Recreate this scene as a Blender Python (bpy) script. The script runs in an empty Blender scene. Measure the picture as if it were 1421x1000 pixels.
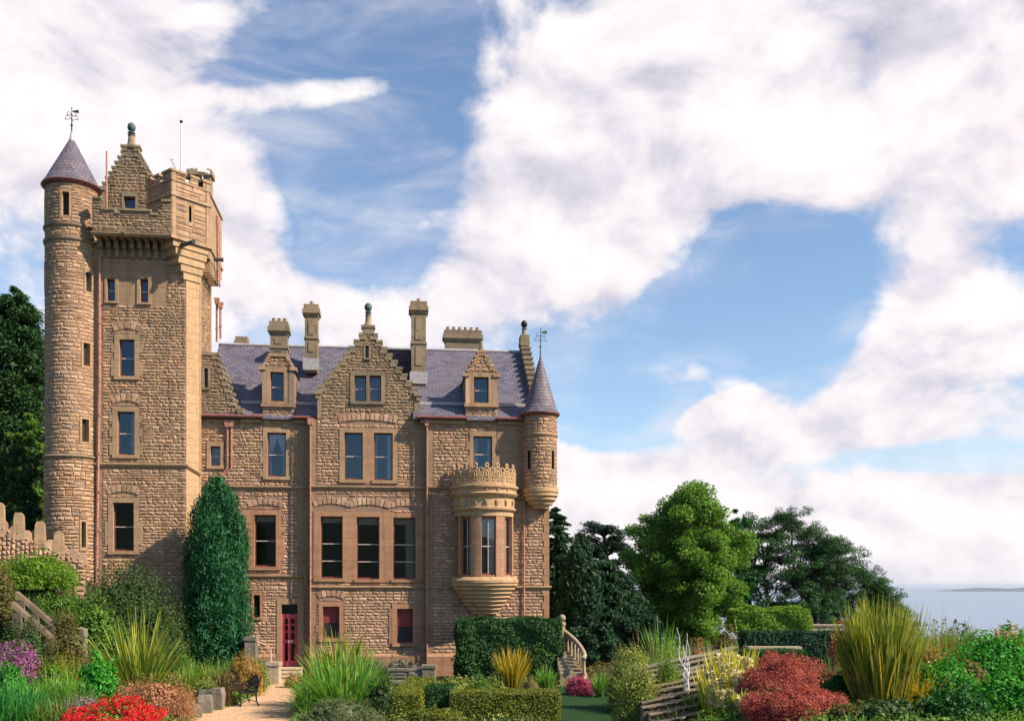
import bpy, math, random
import numpy as np
from mathutils import Vector, Matrix
R = math.radians
C = bpy.context.scene.collection
scene = bpy.context.scene
# ------------------------------------------------------------------ camera
CZ = 4.4
F = 1421.0
HZ = 813.0
cam_d = bpy.data.cameras.new('camera')
cam = bpy.data.objects.new('camera', cam_d); C.objects.link(cam)
cam.location = (0, 0, CZ); cam.rotation_euler = (R(90), 0, 0)
cam_d.sensor_width = 36; cam_d.lens = 36
cam_d.shift_y = (HZ - 500) / F
cam_d.clip_start = .1; cam_d.clip_end = 300000
scene.camera = cam
# ------------------------------------------------------------------ light, exposure
TH = R(6.5)                                   # the castle is turned a little from the camera's axis
SUN_AZ, SUN_EL = R(6.5 + 63), R(41)
SUN = Vector((math.sin(SUN_AZ) * math.cos(SUN_EL), -math.cos(SUN_AZ) * math.cos(SUN_EL), math.sin(SUN_EL)))
sd = bpy.data.lights.new('sun', 'SUN'); sd.energy = 5.0; sd.angle = R(.5); sd.color = (1, .84, .67)
so = bpy.data.objects.new('sun', sd); C.objects.link(so)
so.rotation_euler = (-SUN).to_track_quat('-Z', 'Y').to_euler()
scene.view_settings.view_transform = 'Standard'; scene.view_settings.look = 'None'
scene.view_settings.gamma = 1; scene.view_settings.exposure = 0.70
cy = scene.cycles
cy.max_bounces = 8; cy.diffuse_bounces = 2; cy.glossy_bounces = 3; cy.transmission_bounces = 4; cy.transparent_max_bounces = 12; cy.volume_bounces = 0
cy.use_denoising = True
cy.sample_clamp_indirect = 4

def pdir(px, py):
    return Vector(((px - 710.5) / F, 1, (HZ - py) / F))

class NT:
    """small helper round a node tree"""
    def __init__(s, t): s.t = t
    def n(s, typ, **k):
        nd = s.t.nodes.new(typ)
        for a, b in k.items(): setattr(nd, a, b)
        return nd
    def l(s, a, b): s.t.links.new(a, b)
    def val(s, sock, v):
        if isinstance(v, (int, float, tuple, list)): sock.default_value = v
        else: s.l(v, sock)
    def math(s, op, a, b=0.0, clamp=False):
        m = s.n('ShaderNodeMath', operation=op, use_clamp=clamp)
        s.val(m.inputs[0], a); s.val(m.inputs[1], b); return m.outputs[0]
    def mix(s, f, a, b, mode='MIX'):
        m = s.n('ShaderNodeMix', data_type='RGBA', blend_type=mode)
        s.val(m.inputs[0], f); s.val(m.inputs[6], a); s.val(m.inputs[7], b); return m.outputs[2]
    def noise(s, vec, scale, detail=4, rough=.5, dist=0.0):
        m = s.n('ShaderNodeTexNoise'); s.l(vec, m.inputs['Vector'])
        m.inputs['Scale'].default_value = scale; m.inputs['Detail'].default_value = detail
        m.inputs['Roughness'].default_value = rough; m.inputs['Distortion'].default_value = dist
        return m.outputs['Fac']
    def ramp(s, f, stops, interp='LINEAR'):
        m = s.n('ShaderNodeValToRGB'); s.val(m.inputs[0], f); cr = m.color_ramp; cr.interpolation = interp
        while len(cr.elements) < len(stops): cr.elements.new(.5)
        for e, (p, c) in zip(cr.elements, stops):
            e.position = p; e.color = (*c, 1) if len(c) == 3 else c
        return m.outputs[0]
    def rng(s, f, a, b, c=0.0, d=1.0, smooth=True):
        m = s.n('ShaderNodeMapRange', interpolation_type='SMOOTHSTEP' if smooth else 'LINEAR')
        s.val(m.inputs[0], f)
        for i, v in enumerate((a, b, c, d)): m.inputs[i + 1].default_value = v
        return m.outputs[0]

# ------------------------------------------------------------------ sky
w = bpy.data.worlds.new('World'); scene.world = w; w.use_nodes = True
nt = w.node_tree; nt.nodes.clear(); N = NT(nt)
tc = N.n('ShaderNodeTexCoord'); gen = tc.outputs['Generated']
sky = N.n('ShaderNodeTexSky', sky_type='NISHITA', sun_disc=False, sun_elevation=SUN_EL, sun_rotation=R(180) - SUN_AZ)
sky.altitude = 100; sky.air_density = 1.0; sky.dust_density = .3; sky.ozone_density = 2.5
bg1 = N.n('ShaderNodeBackground'); N.l(sky.outputs[0], bg1.inputs[0]); bg1.inputs[1].default_value = .108
# broad weather: banks of cloud (+) and openings (-), each an ellipse of directions in the sky
BANKS = [
 (500, 200, 260, 170, -20, -.28), (440, 250, 140, 100, 0, -.15), (560, 70, 120, 90, 0, -.05), (390, 60, 85, 80, 0, -.12), (430, 330, 70, 50, 0, -.15),
 (1060, 385, 175, 120, -6, -.62), (1110, 470, 110, 100, 0, -.42), (900, 505, 150, 95, 30, -.46), (815, 560, 120, 70, 10, -.30), (1410, 405, 45, 40, 0, -.05),
 (1330, 635, 230, 30, 0, -.22),  (880, 600, 120, 40, 0, -.2),
 (110, 120, 300, 260, 0, .34), (660, 330, 120, 110, 0, .30), (740, 190, 110, 100, 0, .20), (850, 300, 190, 150, -15, .22), (1080, 150, 460, 200, 0, .40),
 (1260, 470, 130, 190, 0, .32), (430, 430, 180, 50, 0, .25), (345, 320, 90, 90, 0, .22), (1050, 610, 190, 70, 8, .25), (1260, 700, 260, 60, 0, .28),
 (950, 512, 45, 30, 15, .34), (1000, 572, 90, 26, 15, .34), (450, 128, 170, 22, 8, .26), (750, 690, 300, 90, 0, .25), (1000, 800, 900, 75, 0, .5), (300, 800, 900, 75, 0, .4),
]
acc = None
for (px, py, rx, ry, rot, wt) in BANKS:
    d = pdir(px, py); nn = d.length; d = d / nn
    mp = N.n('ShaderNodeMapping', vector_type='TEXTURE'); N.l(gen, mp.inputs[0])
    mp.inputs[1].default_value = d; mp.inputs[2].default_value = (0, R(-rot), 0); mp.inputs[3].default_value = (rx / F / nn, .5, ry / F / nn)
    ln = N.n('ShaderNodeVectorMath', operation='LENGTH'); N.l(mp.outputs[0], ln.inputs[0])
    b = N.rng(ln.outputs['Value'], .25, 1.25, wt, 0)
    acc = b if acc is None else N.math('ADD', acc, b)
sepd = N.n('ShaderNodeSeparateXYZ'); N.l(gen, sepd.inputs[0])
back = N.math('ADD', N.rng(sepd.outputs[1], .48, .84, -.85, 0), N.rng(sepd.outputs[2], .50, .64, 0, -.8))           # added mask: thins cloud overhead and outside the view to cut the fill light
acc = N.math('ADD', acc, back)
def cloud_noise(off):
    mp = N.n('ShaderNodeMapping'); N.l(gen, mp.inputs[0]); mp.inputs[1].default_value = off; mp.inputs[3].default_value = (1, 1, 1.45)
    big = N.noise(mp.outputs[0], 3.2, 2, .5, .6); fine = N.noise(mp.outputs[0], 8.5, 10, .56, .25)
    return N.math('ADD', N.math('MULTIPLY', big, .75), N.math('MULTIPLY', fine, 1.3))
n0 = cloud_noise((3.1, .7, 1.9)); n1 = cloud_noise((3.1 + .022, .7, 1.9 + .034))
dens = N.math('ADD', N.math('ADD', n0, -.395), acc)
veil = N.n('ShaderNodeMapping'); N.l(gen, veil.inputs[0]); veil.inputs[2].default_value = (0, R(32), 0); veil.inputs[3].default_value = (1.2, 1, 4.5)
vl = N.noise(veil.outputs[0], 4.0, 7, .6, .5)
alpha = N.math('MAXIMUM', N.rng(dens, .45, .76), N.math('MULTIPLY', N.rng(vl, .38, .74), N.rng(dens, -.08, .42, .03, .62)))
lit = N.math('MULTIPLY', N.math('SUBTRACT', n0, n1), 1.9)
big = N.noise(gen, 4.3, 4, .55, .4)
shade = N.math('ADD', N.math('ADD', lit, .72), N.math('MULTIPLY', N.math('SUBTRACT', big, .5), -1.0))
shade = N.math('ADD', shade, N.math('MULTIPLY', N.rng(dens, .80, 1.35), .12), True)
ccol = N.ramp(shade, [(0, (.56, .55, .66)), (.4, (.75, .72, .81)), (.72, (.96, .90, .935)), (1, (1.05, .995, 1.0))])
bg2 = N.n('ShaderNodeBackground'); N.l(ccol, bg2.inputs[0]); bg2.inputs[1].default_value = .62
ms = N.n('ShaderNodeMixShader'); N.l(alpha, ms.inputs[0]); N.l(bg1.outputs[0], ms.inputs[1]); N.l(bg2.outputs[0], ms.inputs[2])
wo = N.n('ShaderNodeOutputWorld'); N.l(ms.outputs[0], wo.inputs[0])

# ------------------------------------------------------------------ materials
MATS = {}
def newmat(name):
    m = bpy.data.materials.new(name); m.use_nodes = True
    t = m.node_tree; t.nodes.clear(); n = NT(t)
    o = n.n('ShaderNodeOutputMaterial'); p = n.n('ShaderNodeBsdfPrincipled'); n.l(p.outputs[0], o.inputs[0])
    p.inputs['Specular IOR Level'].default_value = .25
    MATS[name] = m; return m, n, p, o
def bump(n, p, h, strength, dist):
    b = n.n('ShaderNodeBump'); b.inputs['Strength'].default_value = strength; b.inputs['Distance'].default_value = dist
    n.l(h, b.inputs['Height']); n.l(b.outputs[0], p.inputs['Normal'])
def stonemat(name, cols, stain=(.16, .15, .10), amt=.45, bscale=9, bstr=.5, low=.48, vec='Object', moss=None, joints=None):
    m, n, p, o = newmat(name)
    t = n.n('ShaderNodeTexCoord'); v = t.outputs[vec]
    g = n.n('ShaderNodeNewGeometry')
    k = len(cols) - 1
    base = n.ramp(g.outputs['Random Per Island'], [(i / k, c) for i, c in enumerate(cols)])
    nz = n.noise(v, bscale, 6, .65)
    base = n.mix(n.rng(nz, .3, .75, 0, .40), base, n.mix(1.0, base, (.45, .42, .40, 1), 'MULTIPLY'))
    st = n.noise(v, .55, 5, .6, .6)
    base = n.mix(n.math('MULTIPLY', n.rng(st, low, .72), amt), base, (*stain, 1))
    # rain streaks: noise stretched down the wall
    mp = n.n('ShaderNodeMapping'); n.l(v, mp.inputs[0]); mp.inputs[3].default_value = (1.7, 1.7, .12)
    sk = n.noise(mp.outputs[0], 1.6, 4, .6)
    base = n.mix(n.rng(sk, .50, .72, 0, .55), base, n.mix(1.0, base, (.50, .48, .46, 1), 'MULTIPLY'))
    if joints:
        sx = n.n('ShaderNodeSeparateXYZ'); n.l(v, sx.inputs[0])
        fz = n.math('FRACT', n.math('DIVIDE', n.math('ADD', sx.outputs[2], n.math('MULTIPLY', n.noise(v, .4, 1), .25)), joints))
        base = n.mix(n.math('MULTIPLY', n.math('LESS_THAN', fz, .06), .55), base, (.14, .105, .075, 1))
        row = n.n('ShaderNodeTexWhiteNoise', noise_dimensions='1D'); n.l(n.math('FLOOR', n.math('DIVIDE', n.math('ADD', sx.outputs[2], n.math('MULTIPLY', n.noise(v, .4, 1), .25)), joints)), row.inputs['W'])
        base = n.mix(n.math('MULTIPLY', row.outputs['Value'], .30), base, n.mix(1.0, base, (.66, .62, .58, 1), 'MULTIPLY'))
    if moss:
        mz = n.noise(v, 2.3, 5, .7)
        base = n.mix(n.rng(mz, .5, .66, 0, moss), base, (.10, .105, .045, 1))
    n.l(base, p.inputs['Base Color']); p.inputs['Roughness'].default_value = .92
    bump(n, p, n.noise(v, bscale * 1.6, 7, .7), bstr, .05)
    return m
stonemat('rubble', [(0.263, 0.204, 0.161), (0.560, 0.347, 0.190), (0.321, 0.195, 0.121), (0.504, 0.326, 0.205), (0.407, 0.261, 0.160), (0.568, 0.377, 0.237), (0.353, 0.231, 0.145), (0.482, 0.301, 0.178), (0.612, 0.416, 0.271)])
stonemat('rubble_pink', [(0.302, 0.220, 0.172), (0.616, 0.396, 0.241), (0.334, 0.198, 0.128), (0.532, 0.332, 0.217), (0.428, 0.268, 0.172), (0.585, 0.384, 0.258), (0.365, 0.234, 0.153), (0.511, 0.308, 0.193), (0.626, 0.427, 0.297)], amt=.25)
stonemat('rubble_grey', [(0.204, 0.145, 0.093), (0.337, 0.238, 0.145), (0.276, 0.193, 0.119), (0.389, 0.276, 0.167), (0.234, 0.170, 0.105)], amt=.55, moss=.35)
stonemat('ashlar', [(0.446, 0.304, 0.185), (0.411, 0.275, 0.164)], amt=.35, bscale=5, joints=.36, bstr=.25)
stonemat('ashlar_pink', [(0.467, 0.265, 0.159), (0.423, 0.235, 0.136)], amt=.18, bscale=5, joints=.36, bstr=.22)
stonemat('ashlar_grey', [(0.270, 0.205, 0.138), (0.335, 0.254, 0.165), (0.227, 0.178, 0.127)], amt=.5, bscale=6, bstr=.35, moss=.45)
stonemat('ashlar_gold', [(0.512, 0.345, 0.195), (0.465, 0.308, 0.172)], amt=.25, bscale=5, bstr=.25)
stonemat('mortar', [(0.305, 0.200, 0.140), (0.338, 0.222, 0.152)], amt=.5, bscale=14, bstr=.6)
stonemat('smooth_wall', [(0.390, 0.258, 0.161), (0.361, 0.236, 0.147)], amt=.4, bscale=4, joints=.36, bstr=.45)
stonemat('garden_stone', [(.26, .23, .18), (.34, .29, .22), (.20, .18, .145), (.30, .27, .22)], stain=(.12, .12, .07), amt=.6, bscale=7, bstr=.6, moss=.5)
stonemat('slab_stone', [(0.288, 0.245, 0.180), (0.331, 0.281, 0.209), (0.245, 0.202, 0.151), (0.302, 0.238, 0.173)], stain=(.14, .14, .08), amt=.5, bscale=7, bstr=.6, moss=.5)
stonemat('pale_stone', [(.52, .42, .29), (.47, .38, .27)], amt=.35, bscale=6, bstr=.35, moss=.25)

def slatemat(name, cols, bw=.36, rh=.22):
    m, n, p, o = newmat(name)
    uv = n.n('ShaderNodeUVMap'); uv.uv_map = 'UVMap'
    t = n.n('ShaderNodeTexCoord')
    br = n.n('ShaderNodeTexBrick'); n.l(uv.outputs[0], br.inputs['Vector'])
    br.inputs['Scale'].default_value = 1; br.inputs['Mortar Size'].default_value = .02; br.inputs['Mortar Smooth'].default_value = .3
    br.inputs['Brick Width'].default_value = bw; br.inputs['Row Height'].default_value = rh
    br.inputs['Color1'].default_value = (0, 0, 0, 1); br.inputs['Color2'].default_value = (1, 1, 1, 1); br.inputs['Mortar'].default_value = (.5, .5, .5, 1); br.inputs['Bias'].default_value = 0
    col = n.ramp(br.outputs['Color'], [(0, cols[0]), (.35, cols[1]), (.7, cols[2]), (1, cols[3])])
    st = n.noise(t.outputs['Object'], .9, 5, .65)
    col = n.mix(n.rng(st, .45, .7, 0, .5), col, (.115, .095, .085, 1))
    col = n.mix(n.math('MULTIPLY', br.outputs['Fac'], .7), col, (.03, .025, .03, 1))
    sp = n.noise(t.outputs['Object'], 7, 4, .7)
    col = n.mix(n.rng(sp, .6, .75, 0, .35), col, (.24, .21, .20, 1))
    n.l(col, p.inputs['Base Color']); p.inputs['Roughness'].default_value = .55; p.inputs['Specular IOR Level'].default_value = .35
    # each course laps the one below
    sx = n.n('ShaderNodeSeparateXYZ'); n.l(uv.outputs[0], sx.inputs[0])
    saw = n.math('FRACT', n.math('DIVIDE', sx.outputs[1], rh))
    h = n.math('ADD', n.math('MULTIPLY', saw, -.8), n.math('MULTIPLY', br.outputs['Color'], .6))
    bump(n, p, h, .8, .05)
slatemat('slate', [(0.088, 0.085, 0.119), (0.132, 0.125, 0.167), (0.159, 0.145, 0.189), (0.111, 0.110, 0.157)])
slatemat('slate_cone', [(0.102, 0.090, 0.117), (0.153, 0.130, 0.159), (0.186, 0.155, 0.180), (0.121, 0.110, 0.143)], .26, .17)

def plain(name, col, rough=.6, metal=0.0, var=.15, bstr=.1, scale=8, spec=.3):
    m, n, p, o = newmat(name)
    t = n.n('ShaderNodeTexCoord')
    nz = n.noise(t.outputs['Object'], scale, 5, .65)
    c2 = tuple(c * (1 - 2.2 * var) for c in col)
    n.l(n.mix(n.rng(nz, .35, .7), (*col, 1), (*c2, 1)), p.inputs['Base Color'])
    p.inputs['Roughness'].default_value = rough; p.inputs['Metallic'].default_value = metal; p.inputs['Specular IOR Level'].default_value = spec
    if bstr: bump(n, p, n.noise(t.outputs['Object'], scale * 3, 4, .6), bstr, .02)
plain('lead', (.42, .41, .42), .5, 0, .15)
plain('pipe_paint', (.50, .24, .18), .6, 0, .25)
plain('gutter_paint', (.23, .085, .07), .5)
plain('sash_paint', (.20, .055, .05), .45)
plain('bar_paint', (.62, .52, .47), .5)
plain('door_paint', (.58, .09, .11), .4, 0, .12, .05)
plain('door_glass', (.012, .010, .012), .15, spec=.5, bstr=0)
plain('blind_red', (.22, .045, .04), .6)
plain('blind_dark', (.03, .025, .03), .5)
plain('curtain', (.82, .80, .80), .9, 0, .06)
plain('curtain_gold', (.50, .40, .28), .9, 0, .1)
plain('iron', (.018, .017, .016), .5, 0, .2)
plain('bench_wood', (.045, .035, .025), .6, 0, .2)
plain('verdigris', (.09, .135, .12), .6, 0, .2)
plain('white_paint', (.78, .77, .76), .45, 0, .06)
plain('plate_white', (.6, .62, .6), .4)
plain('interior', (.05, .035, .025), .9)
plain('spout_lead', (.10, .085, .075), .6)
plain('rail_paint', (.62, .36, .27), .45)
plain('white_wood', (.72, .70, .68), .7, 0, .12)
plain('bark', (.085, .065, .05), .95, 0, .3, .8, 5)
plain('bark_pine', (.075, .05, .04), .95, 0, .3, .8, 5)
plain('door_step', (.58, .46, .33), .9, 0, .12, .2)
plain('path_sand', (.60, .39, .23), .95, 0, .09, .5, 2.2)
plain('soil', (.055, .04, .028), .95, 0, .3, .6, 4)
plain('headland_mat', (.07, .085, .07), .95, 0, .2, 0, .002)

m, n, p, o = newmat('pane')        # old window glass: sees in, mirrors the sky
n.t.nodes.remove(p)
tr = n.n('ShaderNodeBsdfTransparent'); tr.inputs[0].default_value = (.80, .82, .82, 1)
gl = n.n('ShaderNodeBsdfGlossy'); gl.inputs['Roughness'].default_value = .02; gl.inputs[0].default_value = (.62, .82, 1, 1)
t = n.n('ShaderNodeTexCoord'); bp = n.n('ShaderNodeBump'); bp.inputs['Strength'].default_value = .05; bp.inputs['Distance'].default_value = .02
n.l(n.noise(t.outputs['Object'], 1.6, 2), bp.inputs['Height']); n.l(bp.outputs[0], gl.inputs['Normal'])
fr = n.n('ShaderNodeFresnel'); fr.inputs[0].default_value = 1.5
mx = n.n('ShaderNodeMixShader'); n.l(n.math('ADD', n.math('MULTIPLY', fr.outputs[0], 1.6), .02, True), mx.inputs[0]); n.l(tr.outputs[0], mx.inputs[1]); n.l(gl.outputs[0], mx.inputs[2])
n.l(mx.outputs[0], o.inputs[0])

m, n, p, o = newmat('sea_water')
t = n.n('ShaderNodeTexCoord')
mp = n.n('ShaderNodeMapping'); n.l(t.outputs['Object'], mp.inputs[0]); mp.inputs[3].default_value = (.00012, .0006, 1)
nz = n.noise(mp.outputs[0], 3, 5, .6)
n.l(n.mix(nz, (.14, .215, .31, 1), (.20, .275, .36, 1)), p.inputs['Base Color'])
p.inputs['Roughness'].default_value = .35; p.inputs['Specular IOR Level'].default_value = .4

m, n, p, o = newmat('ground_mat')
t = n.n('ShaderNodeTexCoord')
a = n.noise(t.outputs['Object'], .35, 6, .6); b = n.noise(t.outputs['Object'], 6, 6, .7)
c = n.mix(n.rng(a, .42, .58), (.045, .034, .022, 1), (.035, .06, .02, 1))
n.l(n.mix(n.rng(b, .3, .7, 0, .6), c, (.02, .025, .012, 1)), p.inputs['Base Color']); p.inputs['Roughness'].default_value = .95
bump(n, p, b, .8, .08)
m, n, p, o = newmat('lawn_mat')
t = n.n('ShaderNodeTexCoord'); b = n.noise(t.outputs['Object'], 9, 6, .7)
n.l(n.mix(b, (.008, .042, .009, 1), (.02, .075, .014, 1)), p.inputs['Base Color']); p.inputs['Roughness'].default_value = .9
bump(n, p, n.noise(t.outputs['Object'], 40, 4, .7), 1, .05)

def leafmat(name, cols, tr=.42, clump=1.2, rough=.55, spec=.25):
    """leaf colours: one per leaf, with paler and darker sprays of growth"""
    m, n, p, o = newmat(name)
    g = n.n('ShaderNodeNewGeometry'); t = n.n('ShaderNodeTexCoord')
    k = len(cols) - 1
    cz = n.noise(t.outputs['Object'], clump, 3, .6)
    f = n.math('ADD', n.math('MULTIPLY', g.outputs['Random Per Island'], .65), n.math('MULTIPLY', n.math('SUBTRACT', cz, .5), 1.3))
    col = n.ramp(n.math('ADD', f, .17, True), [(i / k, c) for i, c in enumerate(cols)])
    n.l(col, p.inputs['Base Color']); p.inputs['Roughness'].default_value = rough; p.inputs['Specular IOR Level'].default_value = spec
    tl = n.n('ShaderNodeBsdfTranslucent'); n.l(n.mix(1.0, col, (1.25, 1.2, .6, 1), 'MULTIPLY'), tl.inputs[0])
    ms = n.n('ShaderNodeMixShader'); ms.inputs[0].default_value = tr
    n.l(p.outputs[0], ms.inputs[1]); n.l(tl.outputs[0], ms.inputs[2]); n.l(ms.outputs[0], o.inputs[0])
leafmat('leaf_big', [(0.054, 0.135, 0.020), (0.101, 0.230, 0.030), (0.155, 0.304, 0.041), (0.216, 0.365, 0.061)], clump=.5)
leafmat('leaf_pine', [(0.013, 0.058, 0.020), (0.028, 0.089, 0.025), (0.046, 0.130, 0.034), (0.068, 0.166, 0.040)], .15, .4)
leafmat('leaf_cedar', [(0.014, 0.037, 0.027), (0.024, 0.058, 0.039), (0.037, 0.082, 0.051)], .15, .4)
leafmat('leaf_fir', [(0.014, 0.050, 0.017), (0.026, 0.075, 0.024), (0.042, 0.106, 0.031), (0.060, 0.138, 0.036)], .2, .6)
leafmat('leaf_yew', [(0.010, 0.038, 0.018), (0.019, 0.064, 0.027), (0.035, 0.096, 0.039)], .15, .6)
leafmat('leaf_cypress', [(0.012, 0.065, 0.030), (0.021, 0.111, 0.045), (0.033, 0.163, 0.060), (0.054, 0.209, 0.073)], .25, .9)
leafmat('leaf_dark', [(0.016, 0.039, 0.010), (0.034, 0.074, 0.018), (0.061, 0.114, 0.028), (0.095, 0.158, 0.045)], .25)
leafmat('leaf_mid', [(0.045, 0.112, 0.018), (0.090, 0.195, 0.030), (0.150, 0.285, 0.045), (0.210, 0.345, 0.075)])
leafmat('leaf_lime', [(0.084, 0.182, 0.021), (0.168, 0.308, 0.031), (0.252, 0.420, 0.049)])
leafmat('leaf_bronze', [(0.056, 0.077, 0.021), (0.140, 0.126, 0.042), (0.210, 0.182, 0.056), (0.112, 0.154, 0.042)])
leafmat('leaf_ivy', [(0.017, 0.056, 0.017), (0.035, 0.105, 0.028), (0.056, 0.147, 0.039)], .25)
leafmat('leaf_bright', [(0.025, 0.138, 0.015), (0.044, 0.250, 0.025), (0.081, 0.362, 0.037), (0.150, 0.450, 0.062)], .3, 1.0, .5, .2)
leafmat('leaf_deepgreen', [(.015,.075,.018), (.03,.13,.026), (.055,.20,.04)], .3, 1.0, .5, .2)
leafmat('blade_yellow', [(.09, .15, .02), (.17, .23, .03), (.31, .34, .04), (.48, .46, .10)], .35, 1.5)
leafmat('blade_gold', [(0.322, 0.253, 0.023), (0.460, 0.356, 0.034), (0.552, 0.448, 0.057)], .35, 1.5)
leafmat('blade_green', [(0.066, 0.194, 0.030), (0.131, 0.308, 0.042), (0.206, 0.421, 0.066), (0.375, 0.518, 0.116)], .35, 1.5)
leafmat('blade_lush', [(0.029, 0.174, 0.043), (0.058, 0.275, 0.058), (0.131, 0.392, 0.072)], .35, 1.5)
leafmat('blade_bronze', [(.10, .06, .03), (.16, .10, .05), (.20, .14, .06)], .3, 1.5)
leafmat('leaf_russet', [(0.240, 0.102, 0.048), (0.384, 0.180, 0.090), (0.480, 0.252, 0.132), (0.312, 0.180, 0.072)], .25, 2)
leafmat('leaf_red', [(.20,.03,.035), (.37,.075,.07), (.47,.13,.10), (.48,.22,.14)], .3, 1.4)
leafmat('petal_red', [(.60, .008, .02), (.75, .015, .03), (.68, .05, .05)], .3, 2)
leafmat('petal_purple', [(.26, .06, .22), (.36, .10, .32), (.42, .16, .38)], .3, 2)
leafmat('petal_pink', [(.30, .04, .10), (.45, .09, .17), (.52, .15, .22)], .3, 2)
leafmat('petal_cream', [(.62, .54, .22), (.72, .64, .34), (.66, .52, .30)], .3, 2)
leafmat('petal_mauve', [(.28, .22, .24), (.36, .28, .28), (.22, .20, .16)], .3, 2)
leafmat('leaf_sage', [(0.090, 0.150, 0.030), (0.180, 0.240, 0.045), (0.285, 0.330, 0.075), (0.360, 0.390, 0.120)], .3, 1.2)
leafmat('leaf_box', [(0.068, 0.108, 0.016), (0.149, 0.182, 0.024), (0.230, 0.250, 0.038)], .25, 1.2)
leafmat('leaf_ochre', [(0.225, 0.138, 0.037), (0.350, 0.225, 0.062), (0.425, 0.275, 0.075), (0.275, 0.250, 0.062)], .3, 2)
leafmat('leaf_straw', [(.20, .17, .07), (.30, .25, .11), (.22, .21, .08)], .3, 2)
leafmat('leaf_grey', [(.10, .11, .07), (.17, .17, .11), (.24, .22, .15)], .3, 2)
leafmat('leaf_grey_dark', [(0.069, 0.102, 0.042), (0.137, 0.180, 0.075), (0.215, 0.259, 0.116)], .3, 2)
leafmat('blade_dead', [(.16, .11, .05), (.24, .17, .08), (.30, .23, .12)], .3, 2)
stonemat('path_stones', [(.55, .38, .24), (.40, .28, .18), (.66, .50, .34), (.30, .22, .15)], amt=.1)
stonemat('slab_pale', [(.42, .33, .22), (.36, .28, .185)], amt=.5, bscale=6, bstr=.4, moss=.35)
leafmat('blade_bright', [(0.242, 0.275, 0.022), (0.418, 0.418, 0.044), (0.572, 0.550, 0.099), (0.620, 0.616, 0.176)], .35, 1.5)
leafmat('blade_straw', [(0.168, 0.154, 0.049), (0.280, 0.238, 0.084), (0.392, 0.336, 0.140), (0.224, 0.266, 0.070)], .35, 1.5)
stonemat('garden_stone_dark', [(.15, .11, .075), (.19, .145, .10), (.11, .085, .06)], stain=(.09, .09, .05), amt=.6, bscale=7, bstr=.6, moss=.5)
stonemat('earth_stone', [(.16, .12, .085), (.23, .175, .12), (.19, .15, .105), (.28, .21, .145), (.12, .09, .065)], amt=.3, bscale=9, bstr=.6)
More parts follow.
